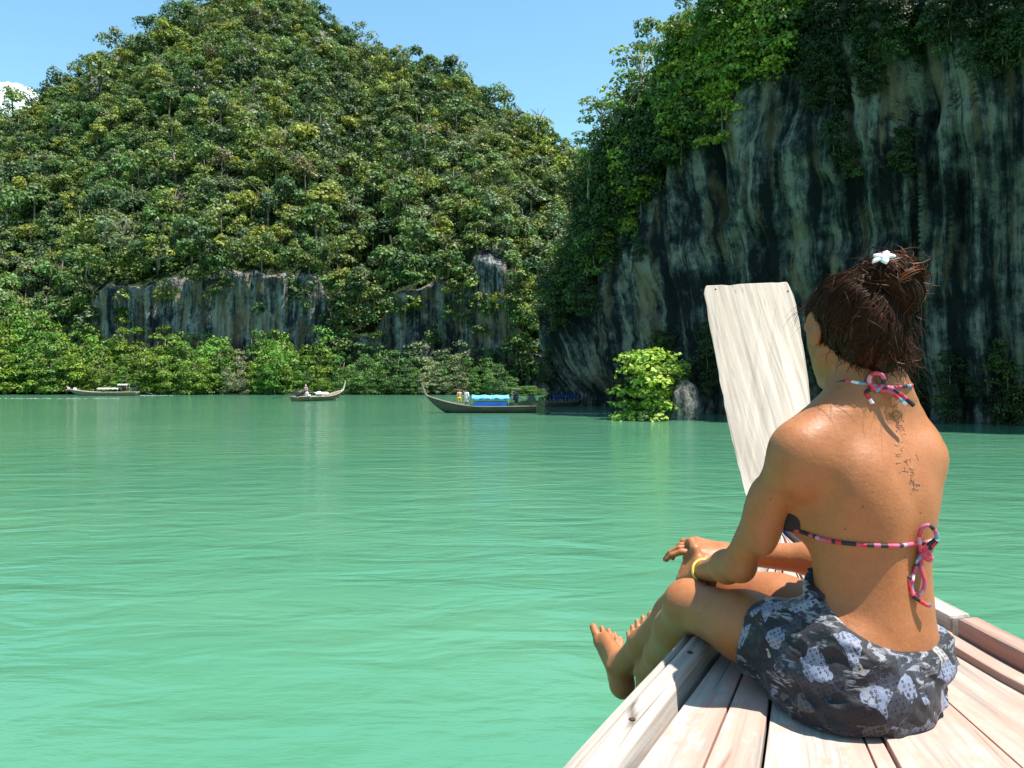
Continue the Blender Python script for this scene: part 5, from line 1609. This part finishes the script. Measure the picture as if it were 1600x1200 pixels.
def small_person(loc, yaw, seated, skin, top, bottom, hairm, label, group=None, s=1.0, arms='down'):
    root = empty('person', loc, yaw); root.scale = (s, s, s)
    tag(root, label, 'person', group)
    g = Grid((-.45, -.35, -.06), (.45, .75, 1.8), .022); F = g.new()
    hip = .90 if not seated else .22; up = hip - .90
    kn = [(-.10, .02, .48), (.10, .03, .48)] if not seated else [(-.12, .42, .34), (.12, .42, .36)]
    an = [(-.10, -.02, .07), (.10, 0, .07)] if not seated else [(-.12, .46, .06), (.12, .48, .06)]
    for i, sx_ in enumerate((-.09, .09)):
        stroke(g, F, cap((sx_, 0, hip), kn[i], .085, .058), .03); stroke(g, F, cap(kn[i], an[i], .055, .036), .03)
        stroke(g, F, cap(an[i], (an[i][0], an[i][1] + .14, .03), .036, .028), .02)
    stroke(g, F, ell((0, 0, hip + .06), (.155, .11, .12)), .05)
    stroke(g, F, cap((0, 0, hip + .1), (0, .01, hip + .42), .115, .125), .05)
    stroke(g, F, cap((-.13, 0, hip + .50), (.13, 0, hip + .50), .065, .065), .06)
    stroke(g, F, cap((0, 0, hip + .5), (0, .015, hip + .64), .05, .048), .03)
    stroke(g, F, ell((0, .025, hip + .73), (.075, .092, .112)), .02); stroke(g, F, ell((0, .115, hip + .72), (.014, .018, .02)), .015)
    for sx_ in (-1, 1):
        el, hd = ((sx_ * .24, -.01, hip + .22), (sx_ * .22, .12, hip + .0)) if arms == 'down' else ((sx_ * .24, .10, hip + .24), (sx_ * .12, .34, hip + .30))
        stroke(g, F, cap((sx_ * .18, 0, hip + .50), el, .052, .040), .03); stroke(g, F, cap(el, hd, .040, .028), .02)
        stroke(g, F, ell(np.array(hd) + [0, .03, -.04], (.022, .035, .06)), .02)
    V, Q = surface_nets(F, g.lo, g.h)
    link('body', np_mesh('body', V, Q, skin), root)
    def cover(name, z0, z1, off, mat, wide=True):
        H = g.new(); H[:] = F - off
        p = g.pts((slice(0, g.n[0]), slice(0, g.n[1]), slice(0, g.n[2])))
        H = np.maximum(H, np.maximum(z0 - p[..., 2], p[..., 2] - z1))
        if not wide: H = np.maximum(H, np.abs(p[..., 0]) - .2)
        V, Q = surface_nets(H.astype(np.float32), g.lo, g.h)
        if len(V): link(name, np_mesh(name, V, Q, mat), root)
    if top: cover('shirt', hip + .08, hip + .575, .022, top)
    if bottom: cover('shorts', hip - .32 if not seated else hip - .14, hip + .11, .020, bottom)
    H = g.new(); stroke(g, H, ell((0, .0, hip + .765), (.088, .100, .095)), .01)
    p = g.pts((slice(0, g.n[0]), slice(0, g.n[1]), slice(0, g.n[2])))
    H = np.maximum(H, (p[..., 1] - .06) - (p[..., 2] - hip - .78) * 1.2)
    V, Q = surface_nets(H.astype(np.float32), g.lo, g.h); link('hair', np_mesh('hair', V, Q, hairm), root)
    return root

def longtail(loc, yaw, L, label, hullm, trim, prow_h=1.3, beam=.82, free=.46, rise=.85):
    root = empty('longtail_boat', loc, yaw); tag(root, label, 'boat', None)
    n, k = 36, 13
    V = []
    ss = np.linspace(0, 1, n)
    def sh(s): return free + .06 * (1 - s) ** 2 + rise * max(0, (s - .45) / .55) ** 2.0
    def kl(s): return -.22 + max(0, (s - .72) / .28) ** 1.9 * (free + rise + .12)
    def wd(s): return beam * (min(1, .72 + .9 * s)) * (1 - max(0, (s - .45) / .55) ** 2.2) + .035
    for s in ss:
        x = (s - .5) * L; z1 = sh(s); z0 = min(kl(s), z1 - .05)
        for t in np.linspace(-1, 1, k):
            a = abs(t); V.append((x - (.0 if s < .99 else 0), math.copysign(wd(s) * a ** .55, t) if t else 0, z0 + (z1 - z0) * a ** 1.7))
    F = [(i * k + j, i * k + j + 1, (i + 1) * k + j + 1, (i + 1) * k + j) for i in range(n - 1) for j in range(k - 1)]
    F.append(tuple(range(k - 1, -1, -1)))
    o = link('hull', np_mesh('hull', V, F, hullm), root)
    md = o.modifiers.new('solid', 'SOLIDIFY'); md.thickness = .045; md.offset = -1
    for s_ in (-1, 1):
        b = MB(); b.tube([((s - .5) * L, s_ * (wd(s) + .01), sh(s) + .01) for s in ss], .045, 6); b.build('gunwale', trim, root, True)
    b = MB()
    pts = [(.455 * L, 0, sh(.95) - .06), (.5 * L, 0, sh(1.0) + .02), (.5 * L + .22 * prow_h, 0, sh(1) + .42 * prow_h), (.5 * L + .33 * prow_h, 0, sh(1) + .78 * prow_h), (.5 * L + .36 * prow_h, 0, sh(1) + prow_h)]
    b.tube(smooth_path(pts, 14), np.linspace(.10, .075, 14), 8); b.build('prow', trim, root, True)
    b = MB(); V2 = []
    for s in np.linspace(.02, .82, 20): V2 += [((s - .5) * L, -wd(s) * .8, max(.08, kl(s) + .2)), ((s - .5) * L, wd(s) * .8, max(.08, kl(s) + .2))]
    b.add(V2, [(2 * i, 2 * i + 1, 2 * i + 3, 2 * i + 2) for i in range(19)]); b.build('floor', trim, root)
    for s in (.2, .34, .48, .60, .72):
        b = MB(); b.box(((s - .5) * L, 0, sh(s) - .10), (.26, 2 * wd(s) - .06, .035)); b.build('seat', trim, root)
    return root, sh, wd
def engine(root, x, z, tail_dx=1.5):
    b = MB()
    b.box((x, 0, z + .12), (.16, .20, .24)); b.box((x, 0, z - .1), (.09, .09, .5)); b.build('engine_mount', M['metal_dark'], root, bevel=.01)
    b = MB()
    b.box((x - .10, 0, z + .46), (.62, .34, .34)); b.box((x - .12, 0, z + .70), (.46, .24, .16)); b.tube([(x + .18, .10, z + .62), (x + .18, .10, z + .95)], .035, 8)
    b.tube([(x + .24, 0, z + .44), (x + .30, 0, z + .44)], .17, 14); b.tube([(x - .30, -.2, z + .52), (x - .30, .2, z + .52)], .10, 12)
    b.build('engine', M['metal_dark'], root, bevel=.015)
    b = MB(); b.tube([(x + .2, 0, z + .5), (x + .8, .05, z + .72), (x + 1.25, .08, z + .82)], .022, 6); b.build('tiller', M['pipe'], root, True)
    b = MB(); b.tube([(x - .35, 0, z + .38), (x - .35 - tail_dx, 0, -.05)], [.05, .03], 8); b.build('tail_shaft', M['metal_dark'], root, True)
    b = MB()
    for a in (0, 2.1, 4.2): b.box((x - .38 - tail_dx, .09 * math.cos(a), -.07 + .09 * math.sin(a)), (.02, .10, .06))
    b.build('propeller', M['metal_dark'], root)
def post(root, x, y, z0, z1, r=.022, m='pipe'):
    b = MB(); b.tube([(x, y, z0), (x, y, z1)], r, 6); b.build('canopy_post', M[m], root, True)
def roof(root, x0, x1, hw, z, mat, sag=.06, crown_=.14, name='canopy'):
    nx_, ny_ = 18, 9; V = []
    r = np.random.default_rng(int(abs(x0) * 100))
    for i in range(nx_):
        for j in range(ny_):
            t = j / (ny_ - 1) * 2 - 1; x = x0 + (x1 - x0) * i / (nx_ - 1)
            drop = .16 * max(0, abs(t) - .82) / .18 * (1 + .5 * math.sin(i * 1.7 + t))
            V.append((x, hw * t * (1 if abs(t) < .85 else .98), z + crown_ * (1 - t * t) - sag * math.sin(math.pi * ((i * 3 / (nx_ - 1)) % 1)) - drop + r.normal() * .008))
    F = [(i * ny_ + j, i * ny_ + j + 1, (i + 1) * ny_ + j + 1, (i + 1) * ny_ + j) for i in range(nx_ - 1) for j in range(ny_ - 1)]
    o = link(name, np_mesh(name, V, F, mat), root); md = o.modifiers.new('solid', 'SOLIDIFY'); md.thickness = .02
    return o
def foam(name, pts, wds, label):
    m = M.get('foam')
    if m is None:
        m = plain('foam', (.72, .80, .76), .7, .3, .1); M['foam'] = m
    V = []; F = []; r = np.random.default_rng(len(pts))
    pts = smooth_path([(*p, .012) for p in pts], 150); k = 0
    for i in range(147):
        if r.random() < .22: continue
        a, b = pts[i], pts[i + 2]; t = i / 149; w_ = np.interp(t, [0, 1], wds) * (.4 + r.random())
        d = unit(b - a); nrm = np.array([-d[1], d[0], 0]); o = nrm * r.normal() * .15
        zz = np.array([0, 0, .002 + .003 * r.random()])
        V += [a + o - nrm * w_ * .2, a + o + nrm * w_ * .5, b + o + nrm * w_ * .35, b + o - nrm * w_ * .3, (a + b) / 2 + o + nrm * w_ * .1 + zz * 2]; F += [(k, k + 3, k + 4), (k + 3, k + 2, k + 4), (k + 2, k + 1, k + 4), (k + 1, k, k + 4)]; k += 5
    tag(link(name, np_mesh(name, V, F, m)), label, kind='stuff')

# -- the dark boat with the blue canopy, crossing to the left
r1, sh1, wd1 = longtail((-2.35, 61.6, 0), math.pi, 8.4, 'dark wooden longtail boat with blue canopy crossing the bay', M['hull_dark'], M['trim_grey'], 1.0)
roof(r1, -2.15, .72, .80, 1.24, M['tarp_light'])
b = MB(); b.box((-.72, .80, .66), (2.5, .02, .42)); b.box((-.72, -.80, .66), (2.5, .02, .42)); b.build('canopy_side', M['tarp_blue'], r1)
for x in (-2.1, -.7, .66):
    for y in (-.74, .74): post(r1, x, y, .42, 1.24)
for y in (-.62, .62): post(r1, -2.35, y, .35, 1.85, .03, 'trim_grey')
b = MB(); b.box((-2.35, 0, 1.87), (.07, 1.5, .06)); b.box((-2.65, .62, 1.87), (.7, .07, .06)); b.box((-2.65, -.62, 1.87), (.7, .07, .06)); b.build('stern_frame', M['trim_pale'], r1)
engine(r1, -3.75, .52, 1.7)
b = MB(); b.tube([(4.45, .0, 1.15), (4.62, .02, .7), (4.58, 0, .25)], .022, 6); b.build('bow_rope', M['trim_grey'], r1, True)
small_person((-4.02, 61.5, .33), .4, False, M['skin_pale'], None, M['yellow_cloth'], M['red_cloth'], 'bare chested person in yellow shorts standing in the dark boat', None, .86)
small_person((-3.50, 61.75, .33), -.5, False, M['skin_far'], M['white_cloth'], M['white_cloth'], M['hair_dark'], 'person dressed in white standing in the dark boat', None, .84)
small_person((.32, 61.6, .30), .6, False, M['skin_far'], M['dark_cloth2'], M['dark_cloth2'], M['hair_dark'], 'boatman in dark clothes standing at the stern frame of the dark boat', None, .82)
foam('wake', [(2.9, 61.4), (4.5, 61.0), (7.5, 60.6)], (.30, .12), 'thin white wake behind the dark boat')

# -- the low boat at the far left
r2, sh2, wd2 = longtail((-63.6, 125, 0), math.pi + .05, 10.6, 'long tan boat with a low flat roof near the far left mangroves', M['hull_tan'], M['trim_pale'], .45, .9, .50, .55)
roof(r2, -2.6, .6, .85, 1.15, M['roof_pale'], .02, .05, 'roof')
for x in (-2.5, -1, .5):
    for y in (-.78, .78): post(r2, x, y, .45, 1.15)
roof(r2, -3.9, -2.4, .6, 1.75, M['roof_pale'], .02, .05, 'awning')
for x in (-3.8, -2.5):
    for y in (-.5, .5): post(r2, x, y, .45, 1.75)
engine(r2, -4.7, .55, 3.4)
small_person((-69.0, 125.1, .55), 1.2, True, M['skin_pale'], M['pink_cloth'], M['dark_cloth2'], M['hair_dark'], 'person in pink seated at the tip of the tan boat', None, .95)
small_person((-67.9, 124.9, .45), 1.0, True, M['skin_far'], M['white_cloth'], M['pink_cloth'], M['hair_dark'], 'person in white seated just behind the tip of the tan boat', None, .95)
small_person((-60.2, 125, .30), 1.2, False, M['skin_far'], M['red_cloth'], M['dark_cloth2'], M['hair_dark'], 'boatman in red standing under the awning of the tan boat', None, .85)
foam('wake', [(-57.6, 124.6), (-55.5, 124.4), (-52.5, 124.5)], (.55, .35), 'white wake behind the tan boat')
foam('wake', [(-80, 106), (-70, 106.5), (-52, 107)], (.20, .10), 'faint long streak of foam at the far left')

# -- the boat seen from behind, bow up and to the right
yaw3 = math.atan2(7.6, 4.0)
r3, sh3, wd3 = longtail((-23.1, 96.6, 0), yaw3, 8.6, 'pale wooden longtail boat with high bow seen from behind, heading for the mangroves', M['hull_grey'], M['trim_pale'], 1.15, .95, .48, .75)
engine(r3, -3.9, .5, 2.2)
b = MB(); b.tube([(-3.6, .2, .9), (-4.6, 1.2, .75), (-5.4, 2.4, .3)], .035, 6); b.build('steering_oar', M['metal_dark'], r3, True)
roof(r3, -1.5, .9, .7, .95, M['roof_pale'], .02, .05, 'roof')
for x in (-1.4, .8):
    for y in (-.62, .62): post(r3, x, y, .45, .95)
def in3(x, y, z):
    return (-23.1 + x * math.cos(yaw3) - y * math.sin(yaw3), 96.6 + x * math.sin(yaw3) + y * math.cos(yaw3), z)
small_person(in3(-2.6, -.15, .30), -.3, False, M['skin_far'], M['pink_cloth'], M['dark_cloth2'], M['white_cloth'], 'standing person in pink with pale head cover in the high bowed boat', None, .92)
small_person(in3(-2.9, .45, .30), .2, True, M['skin_far'], M['dark_cloth2'], M['dark_cloth2'], M['hair_dark'], 'seated person in dark clothes beside the standing one in pink', None, .98)
small_person(in3(-3.1, -.75, .34), -.6, True, M['skin_pale'], M['white_cloth'], M['pink_cloth'], M['hair_dark'], 'seated person in white at the stern of the boat with the high bow', None, .95)

small_person(in3(-1.9, .3, .30), 1.4, True, M['skin_far'], M['red_cloth'], M['dark_cloth2'], M['hair_dark'], 'seated person in red in the middle of the boat with the high bow', None, 1.0)
small_person(in3(-.4, -.25, .30), .4, True, M['skin_far'], M['white_cloth'], M['dark_cloth2'], M['hair_dark'], 'seated person in white under the roof of the boat with the high bow', None, 1.0)
# -- boat with a dark blue cover, moored in the shade
r4, sh4, wd4 = longtail((4.95, 76.5, 0), .25, 3.6, 'small boat under a dark blue cover moored in the shade of the cliff', M['hull_dark'], M['trim_grey'], .2, .6, .40, .2)
roof(r4, -1.3, 1.3, .55, .95, M['cover_blue'], .05, .16, 'cover')
for x in (-1.2, 0, 1.2):
    for y in (-.5, .5): post(r4, x, y, .3, .95)
# ================================================================== LABELS: tell look-alikes apart by where they stand
def _px(o):
    p = o.matrix_world.translation if o.parent else o.location
    return 800 + FPX * p.x / max(p.y, .1), HOR - FPX * (p.z - CAM_H) / max(p.y, .1)
def refine_labels():
    by = {}
    for o in S.objects:
        if o.parent is None and o.get('label'): by.setdefault(o['label'], []).append(o)
    ords = ['leftmost', 'second from left', 'third from left', 'fourth from left', 'fifth from left', 'sixth from left', 'seventh from left', 'eighth from left', 'rightmost']
    for lab, os_ in by.items():
        n = len(os_)
        if n < 2 or n > 56: continue
        os_ = sorted(os_, key=lambda o: _px(o)[1])
        nc = -(-n // 8)
        names = {1: [''], 2: ['upper', 'lower'], 3: ['high', 'mid height', 'low'], 4: ['topmost', 'upper', 'lower', 'lowest'], 5: ['topmost', 'upper', 'middle', 'lower', 'lowest'], 7: ['topmost', 'high', 'upper', 'middle', 'lower', 'low', 'lowest'], 6: ['topmost', 'high', 'upper', 'lower', 'low', 'lowest']}[nc]
        for c in range(nc):
            ch = sorted(os_[c * n // nc:(c + 1) * n // nc], key=lambda o: _px(o)[0])
            for i, o in enumerate(ch):
                k = len(ch)
                od = '' if k == 1 else ('rightmost' if i == k - 1 else ords[i])
                ex = ' '.join(q for q in (names[c], od) if q)
                if ex and len(lab.split()) + len(ex.split()) <= 16: o['label'] = lab + ', ' + ex
refine_labels()
